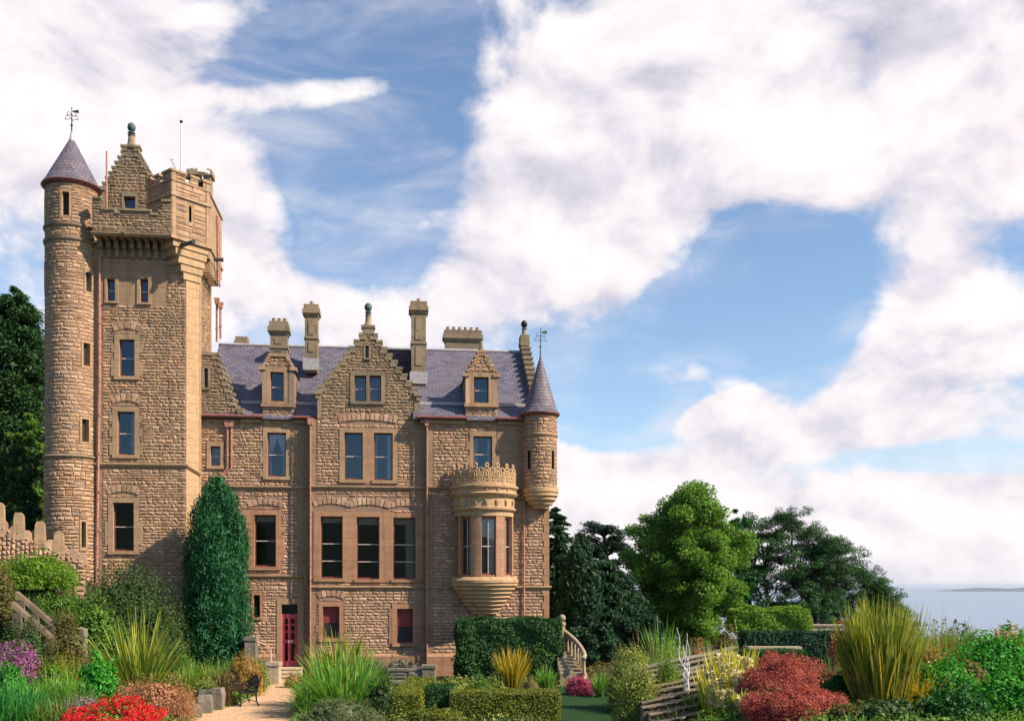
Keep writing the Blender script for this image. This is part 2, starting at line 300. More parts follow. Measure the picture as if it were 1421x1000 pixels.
# ------------------------------------------------------------------ mesh helpers
def empty(name, loc=(0, 0, 0), rz=0.0):
    o = bpy.data.objects.new(name, None); C.objects.link(o); o.location = loc; o.rotation_euler = (0, 0, rz); return o
def tag(o, label=None, cat=None, group=None, kind=None):
    for k, v in (('label', label), ('category', cat), ('group', group), ('kind', kind)):
        if v: o[k] = v
    return o
class MB:
    def __init__(s): s.v = []; s.f = []; s.m = []; s.uv = {}
    def add(s, vs, fs, mat=0, uvs=None):
        b = len(s.v); s.v.extend(tuple(q) for q in vs)
        for i, f in enumerate(fs):
            if uvs: s.uv[len(s.f)] = uvs[i]
            s.f.append(tuple(j + b for j in f)); s.m.append(mat)
    def box(s, a0, a1, b0, b1, c0, c1, mat=0, mp=None, jit=0.0):
        vs = [(x, y, z) for z in (c0, c1) for y in (b0, b1) for x in (a0, a1)]
        if jit: vs = [(x + random.uniform(-jit, jit), y + random.uniform(-jit, jit), z + random.uniform(-jit, jit)) for x, y, z in vs]
        if mp: vs = [mp(*q) for q in vs]
        s.add(vs, [(0, 2, 3, 1), (4, 5, 7, 6), (0, 1, 5, 4), (2, 6, 7, 3), (0, 4, 6, 2), (1, 3, 7, 5)], mat)
    def quad(s, *p, mat=0): s.add(p, [tuple(range(len(p)))], mat)
    def prism(s, poly, b0, b1, mat=0, mp=None):
        """outline in (a, c) pushed from b0 to b1 along the middle axis"""
        k = len(poly); vs = [(a, b0, c) for a, c in poly] + [(a, b1, c) for a, c in poly]
        if mp: vs = [mp(*q) for q in vs]
        s.add(vs, [tuple(range(k)), tuple(range(2 * k - 1, k - 1, -1))] + [(i, i + k, (i + 1) % k + k, (i + 1) % k) for i in range(k)], mat)
    def lathe(s, prof, cx, cy_, seg=32, a0=0.0, a1=360.0, mat=0, cap=True):
        full = abs(a1 - a0) >= 359.9; n = seg if full else seg + 1; vs = []
        for r, z in prof:
            for i in range(n):
                a = R(a0 + (a1 - a0) * i / seg); vs.append((cx + r * math.sin(a), cy_ - r * math.cos(a), z))
        fs = []; uv = []
        rm = max(r for r, z in prof); sl = 0.0
        for j in range(len(prof) - 1):
            d = math.hypot(prof[j + 1][0] - prof[j][0], prof[j + 1][1] - prof[j][1])
            for i in range(seg):
                k = (i + 1) % n
                fs.append((j * n + i, j * n + k, (j + 1) * n + k, (j + 1) * n + i))
                q = R(abs(a1 - a0)) * rm / seg
                uv.append(((i * q, sl), ((i + 1) * q, sl), ((i + 1) * q, sl + d), (i * q, sl + d)))
            sl += d
        s.add(vs, fs, mat, uv)
        if cap and full:
            if prof[0][0] > 1e-4: s.add(vs[:n], [tuple(range(n - 1, -1, -1))], mat)
            if prof[-1][0] > 1e-4: s.add(vs[-n:], [tuple(range(n))], mat)
    def tube(s, pts, rad, seg=6, mat=0, cap=True):
        pts = [Vector(q) for q in pts]; n = len(pts); rings = []
        rs = rad if isinstance(rad, (list, tuple)) else [rad] * n
        up = Vector((0, 0, 1)); prev = None
        for i in range(n):
            t = (pts[min(i + 1, n - 1)] - pts[max(i - 1, 0)]).normalized()
            x = prev if prev is not None else (up.cross(t) if abs(t.z) < .9 else Vector((1, 0, 0)).cross(t))
            x = (x - t * x.dot(t)).normalized(); prev = x; y = t.cross(x)
            rings += [pts[i] + (x * math.cos(6.28318 * k / seg) + y * math.sin(6.28318 * k / seg)) * rs[i] for k in range(seg)]
        fs = [(i * seg + k, i * seg + (k + 1) % seg, (i + 1) * seg + (k + 1) % seg, (i + 1) * seg + k) for i in range(n - 1) for k in range(seg)]
        if cap: fs += [tuple(range(seg - 1, -1, -1)), tuple(range((n - 1) * seg, n * seg))]
        s.add(rings, fs, mat)
    def ball(s, c, r, mat=0, seg=12, rows=8, sz=1.0):
        s.lathe([(max(1e-5, r * math.sin(math.pi * j / rows)), c[2] - r * sz * math.cos(math.pi * j / rows)) for j in range(rows + 1)], c[0], c[1], seg, mat=mat, cap=False)
    def build(s, name, mats, parent=None, smooth=None):
        me = bpy.data.meshes.new(name); me.from_pydata(s.v, [], s.f)
        mats = mats if isinstance(mats, (list, tuple)) else [mats]
        for q in mats: me.materials.append(MATS[q])
        if len(mats) > 1: me.polygons.foreach_set('material_index', s.m)
        if any('slate' in q for q in mats):
            ul = me.uv_layers.new(name='UVMap').data
            for p in me.polygons:
                cu = s.uv.get(p.index); nn = p.normal
                t = Vector((0, 0, 1)).cross(nn)
                t = t.normalized() if t.length > .05 else Vector((1, 0, 0)); b = nn.cross(t)
                for q, li in enumerate(p.loop_indices):
                    if cu: ul[li].uv = cu[q]
                    else:
                        co = me.vertices[me.loops[li].vertex_index].co; ul[li].uv = (co.dot(t), co.dot(b))
        if smooth is not None:
            me.shade_smooth(); me.set_sharp_from_angle(angle=R(smooth))
        o = bpy.data.objects.new(name, me); C.objects.link(o)
        if parent: o.parent = parent
        return o

def sub_iv(iv, a, b):
    out = []
    for x0, x1 in iv:
        if b <= x0 or a >= x1: out.append((x0, x1)); continue
        if a > x0: out.append((x0, a))
        if b < x1: out.append((b, x1))
    return out
def stone(mb, s0, s1, z0, z1, mp, prj, rnd, mat=0):
    g = .007
    s0 += g; s1 -= g; z0 += g; z1 -= g
    if s1 - s0 < .04 or z1 - z0 < .03: return
    i = min(.05, (s1 - s0) * .2, (z1 - z0) * .28)
    J = lambda: rnd.uniform(.35, 1.25) * i
    h = lambda: prj * rnd.uniform(.35, 1.25)
    out = [(s0, z0), (s1, z0), (s1, z1), (s0, z1)]
    inn = [(s0 + J(), z0 + J()), (s1 - J(), z0 + J()), (s1 - J(), z1 - J()), (s0 + J(), z1 - J())]
    vs = [mp(a, c, -.012) for a, c in out] + [mp(a, c, h()) for a, c in inn]
    vs.append(mp(s0 + (s1 - s0) * rnd.uniform(.3, .7), z0 + (z1 - z0) * rnd.uniform(.35, .65), prj * rnd.uniform(.9, 1.9)))
    mb.add(vs, [(0, 1, 5, 4), (1, 2, 6, 5), (2, 3, 7, 6), (3, 0, 4, 7), (4, 5, 8), (5, 6, 8), (6, 7, 8), (7, 4, 8)], mat)
def masonry(mb, iv_fn, z0, z1, mp, holes, rnd, hr=(.105, .195), lr=(.16, .42), prj=.034, mat=0):
    z = z0
    while z < z1 - .03:
        h = rnd.uniform(*hr); zt = min(z1, z + h)
        if z1 - zt < .09: zt = z1
        iv = iv_fn(z, zt); part = []
        for a, b, c, d in holes:
            if d <= z + .01 or c >= zt - .01: continue
            for x0, x1 in iv:                       # what is left of the course above or below an opening
                p0, p1 = max(a, x0), min(b, x1)
                if p1 - p0 > .08:
                    if c > z + .06: part.append((p0, p1, z, c))
                    if d < zt - .06: part.append((p0, p1, d, zt))
            iv = sub_iv(iv, a, b)
        part = [q for q in part if not any(a < q[1] - .01 and b > q[0] + .01 and c < q[3] - .01 and d > q[2] + .01 for a, b, c, d in holes)]
        for x0, x1, za, zb in [(a, b, z, zt) for a, b in iv] + part:
            x = x0
            while x < x1 - .02:
                l = rnd.uniform(*lr) * (1.25 if zb - za > .23 else 1); xe = x + l
                if x1 - xe < .16: xe = x1
                if xe - x > .9: xe = x + (xe - x) / 2
                if zb - za > .19 and rnd.random() < .3:
                    zm = za + (zb - za) * rnd.uniform(.38, .62)
                    stone(mb, x, xe, za, zm, mp, prj, rnd, mat); stone(mb, x, xe, zm, zb, mp, prj, rnd, mat)
                else: stone(mb, x, xe, za, zb, mp, prj, rnd, mat)
                x = xe
        z = zt
def backing(mb, iv_fn, zs, mp, openings, mat=1, cuts=()):
    zs = sorted(set([round(q, 4) for q in zs]))
    lo, hi = zs[0], zs[-1]
    zs = sorted(set(zs + [round(q, 4) for o in openings for q in o[2:4] if lo < q < hi]))
    for a, b in zip(zs, zs[1:]):
        if b - a < 1e-3: continue
        iv = iv_fn(a, b)
        for o in openings:
            if o[2] < b - 1e-3 and o[3] > a + 1e-3: iv = sub_iv(iv, o[0], o[1])
        for c in cuts: iv = [q for x in iv for q in (((x[0], c), (c, x[1])) if x[0] < c < x[1] else (x,))]
        for x0, x1 in iv: mb.quad(mp(x0, a, 0), mp(x1, a, 0), mp(x1, b, 0), mp(x0, b, 0), mat=mat)
def arch_stones(mb, u0, u1, z0, z1, mp, rnd, mat=0, prj=.048):
    """relieving arch: a low fan of wedge stones"""
    w_ = (u1 - u0) / 2; cu = (u0 + u1) / 2; rise = .16
    Rr = (w_ * w_ + rise * rise) / (2 * rise); cz = z0 + rise - Rr; a = math.asin(min(1, w_ / Rr)); n = max(5, int(round((u1 - u0) / .21)))
    for i in range(n):
        a0 = -a + 2 * a * i / n + .006 / Rr; a1 = -a + 2 * a * (i + 1) / n - .006 / Rr
        t = rnd.uniform(.26, .40)
        pts = [(cu + r * math.sin(q), cz + r * math.cos(q)) for r, q in ((Rr, a0), (Rr, a1), (Rr + t, a1), (Rr + t, a0))]
        k = .03; c0 = (sum(p[0] for p in pts) / 4, sum(p[1] for p in pts) / 4)
        inn = [(p[0] + (c0[0] - p[0]) * .22, p[1] + (c0[1] - p[1]) * .16) for p in pts]
        vs = [mp(*p, -.01) for p in pts] + [mp(*p, prj * rnd.uniform(.7, 1.2)) for p in inn]
        mb.add(vs, [(0, 1, 5, 4), (1, 2, 6, 5), (2, 3, 7, 6), (3, 0, 4, 7), (4, 5, 6, 7)], mat)

# ------------------------------------------------------------------ the castle
OX, OY = -6.43, 50.75
cT, sT = math.cos(TH), math.sin(TH)
def P(px, py, v):
    a = (px - 710.5) / F; b = (HZ - py) / F
    u = (a * OY + a * v * cT - OX + v * sT) / (cT - a * sT); Y = OY + u * sT + v * cT
    return u, CZ + b * Y
def U(px, v): return P(px, 0, v)[0]
def Z(px, py, v): return P(px, py, v)[1]
castle = empty('castle', (OX, OY, 0), TH)
tag(castle, 'sandstone castle with a square tower, round turrets, crow stepped gables and slate roof', 'castle')
VL, VG, VR, VT, VP = 0.0, -.45, -.75, -1.0, -1.92        # left bay, gabled bay, right bay, tower face, tower parapet
ZE, ZR, VRG = 12.55, 17.3, 5.0
S1, S2L, S2 = 9.32, 4.96, 4.42
VB = 9.0
rnd = random.Random(5)
flat = lambda v: (lambda s, z, h: (s, v - h, z))
OPEN = {'L': [], 'G': [], 'R': [], 'T': []}; HOLE = {'L': [], 'G': [], 'R': [], 'T': []}; ARCH = {'L': [], 'G': [], 'R': [], 'T': []}
VV = {'L': VL, 'G': VG, 'R': VR, 'T': VT}

def sash(parent, u0, u1, z0, z1, v, rails=1, pane=True, mp=None, fr='sash_paint'):
    """a painted sash, its glass and its glazing bars, as children of a window"""
    f = .055; m = MB()
    m.box(u0, u0 + f, v, v + .06, z0, z1, mp=mp); m.box(u1 - f, u1, v, v + .06, z0, z1, mp=mp)
    m.box(u0 + f, u1 - f, v, v + .06, z0, z0 + f * 1.5, mp=mp); m.box(u0 + f, u1 - f, v, v + .06, z1 - f, z1, mp=mp)
    m.build('frame', fr, parent)
    if rails:
        b = MB()
        zs = [z0 + (z1 - z0) * .5] if rails == 1 else [z0 + (z1 - z0) * q for q in ((.56, .28) if rails == 2 else (.5, .25))]
        for q in zs: b.box(u0 + f, u1 - f, v - .01, v + .05, q - .02, q + .02, mp=mp)
        b.build('glazing_bar', 'bar_paint', parent)
    if pane:
        g = MB(); c = [(u0 + f, v + .03, z0 + f), (u1 - f, v + .03, z0 + f), (u1 - f, v + .03, z1 - f), (u0 + f, v + .03, z1 - f)]
        if mp: c = [mp(*q) for q in c]
        g.quad(*c); g.build('pane', 'pane', parent)
def curtain(parent, u0, u1, z0, z1, v, side, mat='curtain', drawn=True, frac=.5):
    """hanging cloth, gathered to one side below the meeting rail"""
    m = MB(); rows, cols = 14, 16; vs = []
    w_ = (u1 - u0) * frac
    for j in range(rows + 1):
        t = j / rows; k = (1 - .72 * math.sin(min(1, t / .62) * math.pi / 2) ** 2 + .25 * max(0, t - .62)) if drawn else 1
        for i in range(cols + 1):
            q = i / cols * w_ * k
            x = u0 + q if side < 0 else u1 - q
            vs.append((x, v + .035 * math.sin(i * 2.1 + j * .15), z1 - t * (z1 - z0)))
    m.add(vs, [(j * (cols + 1) + i, j * (cols + 1) + i + 1, (j + 1) * (cols + 1) + i + 1, (j + 1) * (cols + 1) + i) for j in range(rows) for i in range(cols)])
    m.build('curtain', mat, parent, 60)
def window(sec, x0, x1, y0, y1, mat='ashlar', sl=.2, sr=.2, top=.24, sill=.16, rails=1, arch=False, cur=None, style='sash', depth=.24, v=None):
    v = VV[sec] if v is None else v; xm = (x0 + x1) / 2
    u0, u1 = U(x0, v), U(x1, v); z1, z0 = Z(xm, y0, v), Z(xm, y1, v)
    if sec: OPEN[sec].append((u0, u1, z0, z1)); HOLE[sec].append((u0 - sl, u1 + sr, z0 - sill, z1 + top))
    m = MB(); a = v - .05; b = v + depth + .12
    j = .1                                           # jamb stones of unequal width bond into the wall
    z = z0
    m.box(u0 - sl, u0, a, b, z0, z1); m.box(u1, u1 + sr, a, b, z0, z1)
    if sl > .15 and sr > .15 and sec:
        while z < z1 - .2:
            h = rnd.uniform(.25, .42)
            if rnd.random() < .5:
                m.box(u0 - sl - .14, u0 - sl + .02, a + .006, v + .02, z, min(z + h, z1)); m.box(u1 + sr - .02, u1 + sr + .14, a + .006, v + .02, z, min(z + h, z1))
            z += h
    m.box(u0 - sl, u1 + sr, a - .003, b, z1, z1 + top)
    m.box(u0 - sl, u1 + sr, a - .05, b, z0 - sill, z0)
    o = m.build('window', mat, castle)
    vs = v + depth - .06
    if style == 'sash': sash(o, u0, u1, z0, z1, vs, rails)
    elif style == 'board':
        sash(o, u0, u1, z0, z1, vs, 0, False); zm = z0 + (z1 - z0) * .48
        q = MB(); q.box(u0 + .05, u1 - .05, vs + .02, vs + .05, zm, z1 - .05); q.build('blind', 'blind_red', o)
        q = MB(); q.box(u0 + .05, u1 - .05, vs + .025, vs + .055, z0 + .08, zm - .004); q.build('lower_sash', 'blind_dark', o)
    elif style == 'slit':
        q = MB(); q.quad((u0, vs, z0), (u1, vs, z0), (u1, vs, z1), (u0, vs, z1)); q.build('pane', 'door_glass', o)
    if rails and style == 'sash' and sec in ('L', 'G') and y0 > 700:
        curtain(o, u0 + .06, u1 - .06, z1 - .30 - .1 * rnd.random(), z1 - .05, vs + .12, -1, 'curtain_gold', False, 1.0)
    for c in (cur or ()):
        curtain(o, u0 + .06, u1 - .06, z0 + .05, z1 - .04, vs + .11, *c)
    if arch and sec:
        q = (u0 - sl, u1 + sr, z1 + top + .10, z1 + top + .68); ARCH[sec].append(q); HOLE[sec].append((q[0] - .05, q[1] + .05, q[2], q[3] - .06))
    return o
cs = ((-1, 'curtain', True, .5), (1, 'curtain', True, .5)); cg = ((-1, 'curtain_gold', False, .16),)
# left bay
window('L', 292, 306, 619, 646, sl=.17, sr=.17)
window('L', 371, 397, 600, 661, cur=cs)
window('L', 353, 383, 714, 786, 'ashlar_pink', .26, .26, rails=1, arch=True)
window('L', 318, 338, 714, 786, 'ashlar_pink', .2, .26, rails=1)
window('L', 352, 361, 825, 856, 'ashlar_pink', .1, .1, .14, .12, style='slit')
window('L', 283.5, 289, 511, 538, 'ashlar_grey', .1, .1, .15, .1, style='slit')
# gabled bay
window('G', 478, 503.5, 600, 665, sl=.24, sr=.10, arch=False); window('G', 519, 545, 600.5, 666, sl=.10, sr=.24, cur=((1, 'curtain', False, .28), (-1, 'curtain', False, .14)))
window('G', 445, 475.5, 716, 802, 'ashlar_pink', .34, .12, rails=2); window('G', 495, 526.5, 717, 803, 'ashlar_pink', .12, .12, rails=2, cur=None); window('G', 546, 577, 718, 803, 'ashlar_pink', .12, .34, rails=2, cur=((1, 'curtain_gold', False, .45),))
window('G', 492, 508.5, 521, 557, 'ashlar_grey', .2, .06, .2, .14); window('G', 512.5, 529, 521, 557, 'ashlar_grey', .06, .2, .2, .14)
window('G', 507, 512, 480, 497, 'ashlar_grey', .08, .08, .1, .08, style='slit')
window('G', 448, 471, 841, 885, 'ashlar_pink', .2, .2, style='board', arch=True); window('G', 551, 573, 844, 892, 'ashlar_pink', .25, .25, style='board')
gx = lambda x: U(x, VG)
# mullion fillers of the grouped lights
mm = MB()
for x0, x1, y0, y1 in ((503.5, 519, 600, 666), (475.5, 495, 716, 803), (526.5, 546, 716, 803)):
    zz0, zz1 = Z(x0, y1, VG), Z(x0, y0, VG); e = .10 if y0 == 600 else .12
    if gx(x1) - e > gx(x0) + e: mm.box(gx(x0) + e, gx(x1) - e, VG - .046, VG + .3, zz0 - .16, zz1 + .24)
    HOLE['G'].append((gx(x0), gx(x1), zz0 - .16, zz1 + .24)); OPEN['G'].append((gx(x0), gx(x1), zz0, zz1))
mm.build('mullion', 'ashlar_pink', castle)
for a, b, zz in ((470, 550, 598), (436, 484, 714), (486, 537, 715), (538, 586, 716)):
    z_ = Z(500, zz, VG) + (.38 if zz == 598 else .36)
    q = (gx(a), gx(b), z_, z_ + .6); ARCH['G'].append(q); HOLE['G'].append((q[0] - .03, q[1] + .03, q[2], q[3] - .06))
# right bay
window('R', 657, 683, 605, 655, sr=.2, cur=((-1, 'curtain', False, .2), (1, 'curtain', False, .2)))
# tower
for x0, x1, y0, y1, ar in ((165.5, 187, 471, 522, True), (163, 187, 571, 631, True), (157, 186, 697, 764, True)):
    window('T', x0, x1, y0, y1, sl=.22, sr=.22, arch=ar, cur=((1, 'curtain', False, .25),) if 500 < y0 < 600 else None)
window('T', 148.5, 160, 387, 418, sl=.1, sr=.14, top=.2, sill=.1); window('T', 194.5, 206, 387, 420, sl=.14, sr=.14, top=.2, sill=.1)

# door
dv = VL; du0, du1 = U(390.5, dv), U(413, dv); dz0, dz1 = .44, Z(402, 838, dv)
OPEN['L'].append((du0, du1, dz0 - .3, dz1)); HOLE['L'].append((du0 - .22, du1 + .3, dz0 - .8, dz1 + .28))
m = MB()
m.box(du0 - .22, du0, dv - .05, dv + .4, dz0 - .44, dz1); m.box(du1, du1 + .3, dv - .05, dv + .4, dz0 - .44, dz1); m.box(du0 - .22, du1 + .3, dv - .053, dv + .4, dz1, dz1 + .28)
door = m.build('doorway', 'ashlar', castle)
dt = Z(402, 853, dv)
m = MB(); dm = dv + .09
m.box(du0, du1, dm, dm + .06, dz0, dt)
leaf = m.build('door', 'door_paint', castle)
dw = du1 - du0
m = MB()
for r, (za, zb) in enumerate(((.83, .93), (.70, .80), (.53, .66), (.12, .46))):
    for c in (.18, .57):
        a0 = du0 + dw * c; a1 = a0 + dw * .25; b0 = dz0 + (dt - dz0) * za; b1 = dz0 + (dt - dz0) * zb
        m.box(a0, a1, dm - .006, dm + .03, b0, b1)
m.build('pane', 'door_glass', leaf)
m = MB()
for r, (za, zb) in enumerate(((.83, .93), (.70, .80), (.53, .66), (.12, .46))):
    for c in (.18, .57):
        a0 = du0 + dw * c; a1 = a0 + dw * .25; b0 = dz0 + (dt - dz0) * za; b1 = dz0 + (dt - dz0) * zb
        for q in ((a0 - .03, a0, b0, b1), (a1, a1 + .03, b0, b1), (a0 - .03, a1 + .03, b0 - .03, b0), (a0 - .03, a1 + .03, b1, b1 + .03)): m.box(q[0], q[1], dm - .025, dm + .01, q[2], q[3])
m.build('panel_moulding', 'door_paint', leaf)
m = MB(); m.box(du0 + dw * .42, du0 + dw * .68, dm - .022, dm - .003, dz0 + (dt - dz0) * .47, dz0 + (dt - dz0) * .52); m.build('notice_plate', 'plate_white', leaf)
m = MB(); m.ball((du1 - .1, dm - .04, dz0 + 1.0), .035); m.build('door_handle', 'iron', leaf, 40)
m = MB(); m.quad((du0, dm + .03, dt + .05), (du1, dm + .03, dt + .05), (du1, dm + .03, dz1), (du0, dm + .03, dz1)); m.box(du0, du1, dm, dm + .06, dt, dt + .05, 1)
m.build('transom', ['door_glass', 'door_paint'], castle)

# ---- walls
uT0, uTc = U(122, VT), U(258, VT); CH = .52
uTr = uTc + CH; vTc = VT + CH; vTb = vTc + 3.1; uL0 = uTr
uA, uB, uE = U(430, VG), U(592, VR), U(762, VR)
gl_, gr_ = U(440.5, VG), U(580.5, VG); zSh = Z(510, 545, VG); zAp = Z(510, 452, VG); gc = (gl_ + gr_) / 2
NS = 9; gst = []
hw0 = (gr_ - gl_) / 2; hw1 = .36
for i in range(NS):
    t = i / NS
    gst.append((zSh + (zAp - .38 - zSh) * i / NS, zSh + (zAp - .38 - zSh) * (i + 1) / NS, hw0 - (hw0 - hw1) * (i + .35) / (NS - .4)))
gst.append((zAp - .38, zAp, hw1 * .8))
def ivG(a, b):
    zm = (a + b) / 2
    if zm < ZE: return [(uA, uB)]
    if zm < zSh: return [(gl_, gr_)]
    for z0, z1, h in gst:
        if zm < z1: return [(gc - h, gc + h)]
    return []
# half gable beside the tower
hst = []; hz0, hz1 = Z(300, 572, VL), Z(300, 490, VL); hu0, hu1 = U(302, VL), U(331, VL)
for i in range(9): hst.append((hz0 + (hz1 - hz0) * i / 9, hz0 + (hz1 - hz0) * (i + 1) / 9, hu1 - (hu1 - hu0) * i / 8.4))
def ivL(a, b):
    zm = (a + b) / 2
    if zm < ZE: return [(uL0, uA)]
    for z0, z1, h in hst:
        if zm < z1: return [(uL0, h)]
    return []
d1u0, d1u1 = U(364, VL), U(407.5, VL); d2u0, d2u1 = U(646, VR), U(690, VR)
ivR = lambda a, b: [(uB, uE)]
quoin = {'L': [], 'G': [], 'R': []}
def plinth(m, u0, u1, v):
    m.box(u0, u1, v - .14, v + .02, -.3, .95, 0); m.add([(u0, v - .14, .95), (u1, v - .14, .95), (u1, v, 1.12), (u0, v, 1.12)], [(0, 1, 2, 3)], 0)
def stringc(m, u0, u1, v, z, h=.16, pr=.13):
    m.prism([(0, 0)], 0, 0) if False else None
    vs = [(u, v - q, zz) for u in (u0, u1) for q, zz in ((-.02, z - h), (pr * .4, z - h), (pr, z - h * .45), (pr, z - h * .15), (0, z), (-.02, z))]
    m.add(vs, [(i, i + 6, i + 7, i + 1) for i in range(5)] + [tuple(range(5, -1, -1)), tuple(range(6, 12))], 0)
def corner_strip(sec, u0, u1, z0, z1): HOLE[sec].append((u0, u1, z0, z1))
def quoins(m, u, v, z0, z1, sgn, vr=None):
    """long and short dressed stones up a corner; sgn the way they run from it"""
    z = z0; k = 0
    while z < z1 - .1:
        h = rnd.uniform(.28, .42); l = .36 if k % 2 else .27; zt = min(z + h, z1); k += 1
        a, b = (u, u + l * sgn) if sgn > 0 else (u - l, u)
        m.box(a, b, v - .045, v + (vr if vr else .02), z, zt - .008)
        z = zt
# section walls
zsL = [-.3, ZE] + [q for s in hst for q in s[:2]]; zsG = [-.3, ZE, zSh] + [q for s in gst for q in s[:2]]
for sec, ivf, zs, um, top in (('L', ivL, zsL, uA, hz1), ('G', ivG, zsG, uB, zAp), ('R', ivR, [-.3, ZE], uE, ZE)):
    v = VV[sec]
    if sec == 'R': OPEN['R'].append((U(645, VR), U(704, VR), Z(672, 800, VR), Z(672, 718, VR)))
    m = MB()
    mp = flat(v)
    backing(m, ivf, zs, mp, OPEN[sec], 1)
    hl = list(HOLE[sec])
    # dressed margins at the corners, smooth strips beside the pipes
    if sec == 'L': hl += [(uA - .62, uA, -.3, ZE), (d1u0 - .02, d1u1 + .02, Z(385, 590, VL), 30)]
    if sec == 'G': hl += [(uA, uA + .3, -.3, ZE), (uB - .55, uB, -.3, ZE)]
    if sec == 'R': hl += [(uB, uB + .3, -.3, ZE), (d2u0, d2u1, Z(667, 590, VR), 30), (uE - .3, uE, -.3, ZE), (U(690, VR), U(724, VR), S1, ZE)]
    for (a, b) in ((S1 - .17, S1), ((S2L if sec == 'L' else S2) - .15, (S2L if sec == 'L' else S2))): hl.append((-99, 99, a, b))
    masonry(m, ivf, .95, S2, mp, hl, rnd, prj=.026)
    masonry(m, ivf, S2, S1, mp, hl, rnd, prj=.027)
    masonry(m, ivf, S1, ZE, mp, hl, rnd, prj=.029, mat=2)
    for q in ARCH[sec]: arch_stones(m, *q, mp, rnd)
    m.build('wall', ['rubble_pink', 'mortar', 'rubble'], castle)
    if top > ZE + .1:
        g = MB()
        holes2 = hl + ([(gl_, gl_ + .2, ZE, zSh), (gr_ - .2, gr_, ZE, zSh)] if sec == 'G' else [])
        masonry(g, ivf, ZE, top, mp, holes2, rnd, prj=.027)
        # crow steps: flat capped stones, stepping
        st = gst if sec == 'G' else hst
        for i, (a, b, h) in enumerate(st):
            nxt = st[i + 1][2] if i + 1 < len(st) else (0 if sec == 'G' else uL0)
            if sec == 'G':
                if i == len(st) - 1: g.box(gc - h - .05, gc + h + .05, v - .07, v + .5, b - .1, b + .03, 1); g.box(gc - h, gc + h, v - .03, v + .45, a, b - .1, 1); continue
                for s in (-1, 1):
                    e0, e1 = sorted((gc + s * (h + .05), gc + s * (nxt - .03)))
                    g.box(e0, e1, v - .07, v + .5, b - .11, b + .02, 1, jit=.008)
                    e0, e1 = sorted((gc + s * h, gc + s * (h - .34)))
                    g.box(e0, e1, v - .055, v + .45, a + .02, b - .11, 1, jit=.006)
            else:
                if nxt < h: g.box(nxt - .03, h + .05, v - .07, v + .45, b - .11, b + .02, 1, jit=.008)
                g.box(h - .32, h, v - .055, v + .4, a + .02, b - .11, 1, jit=.006)
        if sec == 'G':
            for s, u in ((-1, gl_), (1, gr_)):
                e0, e1 = sorted((u, u - s * .2)); g.box(e0, e1, v - .05, v + .45, ZE, zSh - .1, 1)
                e0, e1 = sorted((u + s * .16, u - s * .22)); g.box(e0, e1, v - .14, v + .5, zSh - .12, zSh + .04, 1)       # kneeler
                e0, e1 = sorted((u + s * .08, u - s * .1)); g.box(e0, e1, v - .1, v + .4, zSh - .34, zSh - .12, 1)
            # back of the gable
            backing(g, ivf, [q for q in zsG if q >= ZE], lambda s, z, h: (s, v + .44, z), [], 2)
            pin = MB(); pz = zAp + .03
            pin.lathe([(.24, pz), (.20, pz + .1), (.15, pz + .16), (.13, pz + .5), (.17, pz + .56), (.06, pz + .62)], gc, v + .2, 12)
            fo = pin.build('finial', 'ashlar_grey', castle, 40)
            pb = MB(); pb.lathe([(.12, pz + .62), (.17, pz + .68), (.1, pz + .73), (.05, pz + .76)], gc, v + .2, 12); pb.ball((gc, v + .2, pz + .93), .19, sz=1.15); pb.build('ball', 'verdigris', fo, 40)
        else:
            g.box(hu1 - .05, hu1 + .25, v - .12, v + .4, hz0 - .02, hz0 + .22, 1); g.box(hu1 - .05, hu1 + .12, v - .1, v + .4, hz0 - .3, hz0 - .02, 1)
            backing(g, ivf, [q for q in zsL if q >= ZE], lambda s, z, h: (s, v + .38, z), [], 2)
        g.build('gable', ['rubble_grey', 'ashlar_grey', 'mortar'], castle)
# returns between the bays, far end and back of the house
m = MB()
m.quad((uA, VL, -.3), (uA, VG, -.3), (uA, VG, ZE), (uA, VL, ZE)); m.quad((uB, VG, -.3), (uB, VR, -.3), (uB, VR, ZE), (uB, VG, ZE))
m.quad((uE, VR, -.3), (uE, VB, -.3), (uE, VB, ZE), (uE, VR, ZE)); m.quad((uE, VB, -.3), (uT0, VB, -.3), (uT0, VB, ZE), (uE, VB, ZE))
m.quad((uT0, VB, -.3), (uT0, VT, -.3), (uT0, VT, ZE), (uT0, VB, ZE))
m.build('wall', 'smooth_wall', castle)
m = MB(); m.quad((uL0, 7, 0), (uE - .1, 7, 0), (uE - .1, 7, ZE), (uL0, 7, ZE))
for z in (4.2, 9.0): m.quad((uL0, .35, z), (uE - .1, .35, z), (uE - .1, 7, z), (uL0, 7, z))
m.quad((uL0, .35, ZE + .1), (uE - .1, .35, ZE + .1), (uE - .1, 7, ZE + .1), (uL0, 7, ZE + .1))
m.build('inner_wall', 'interior', castle)
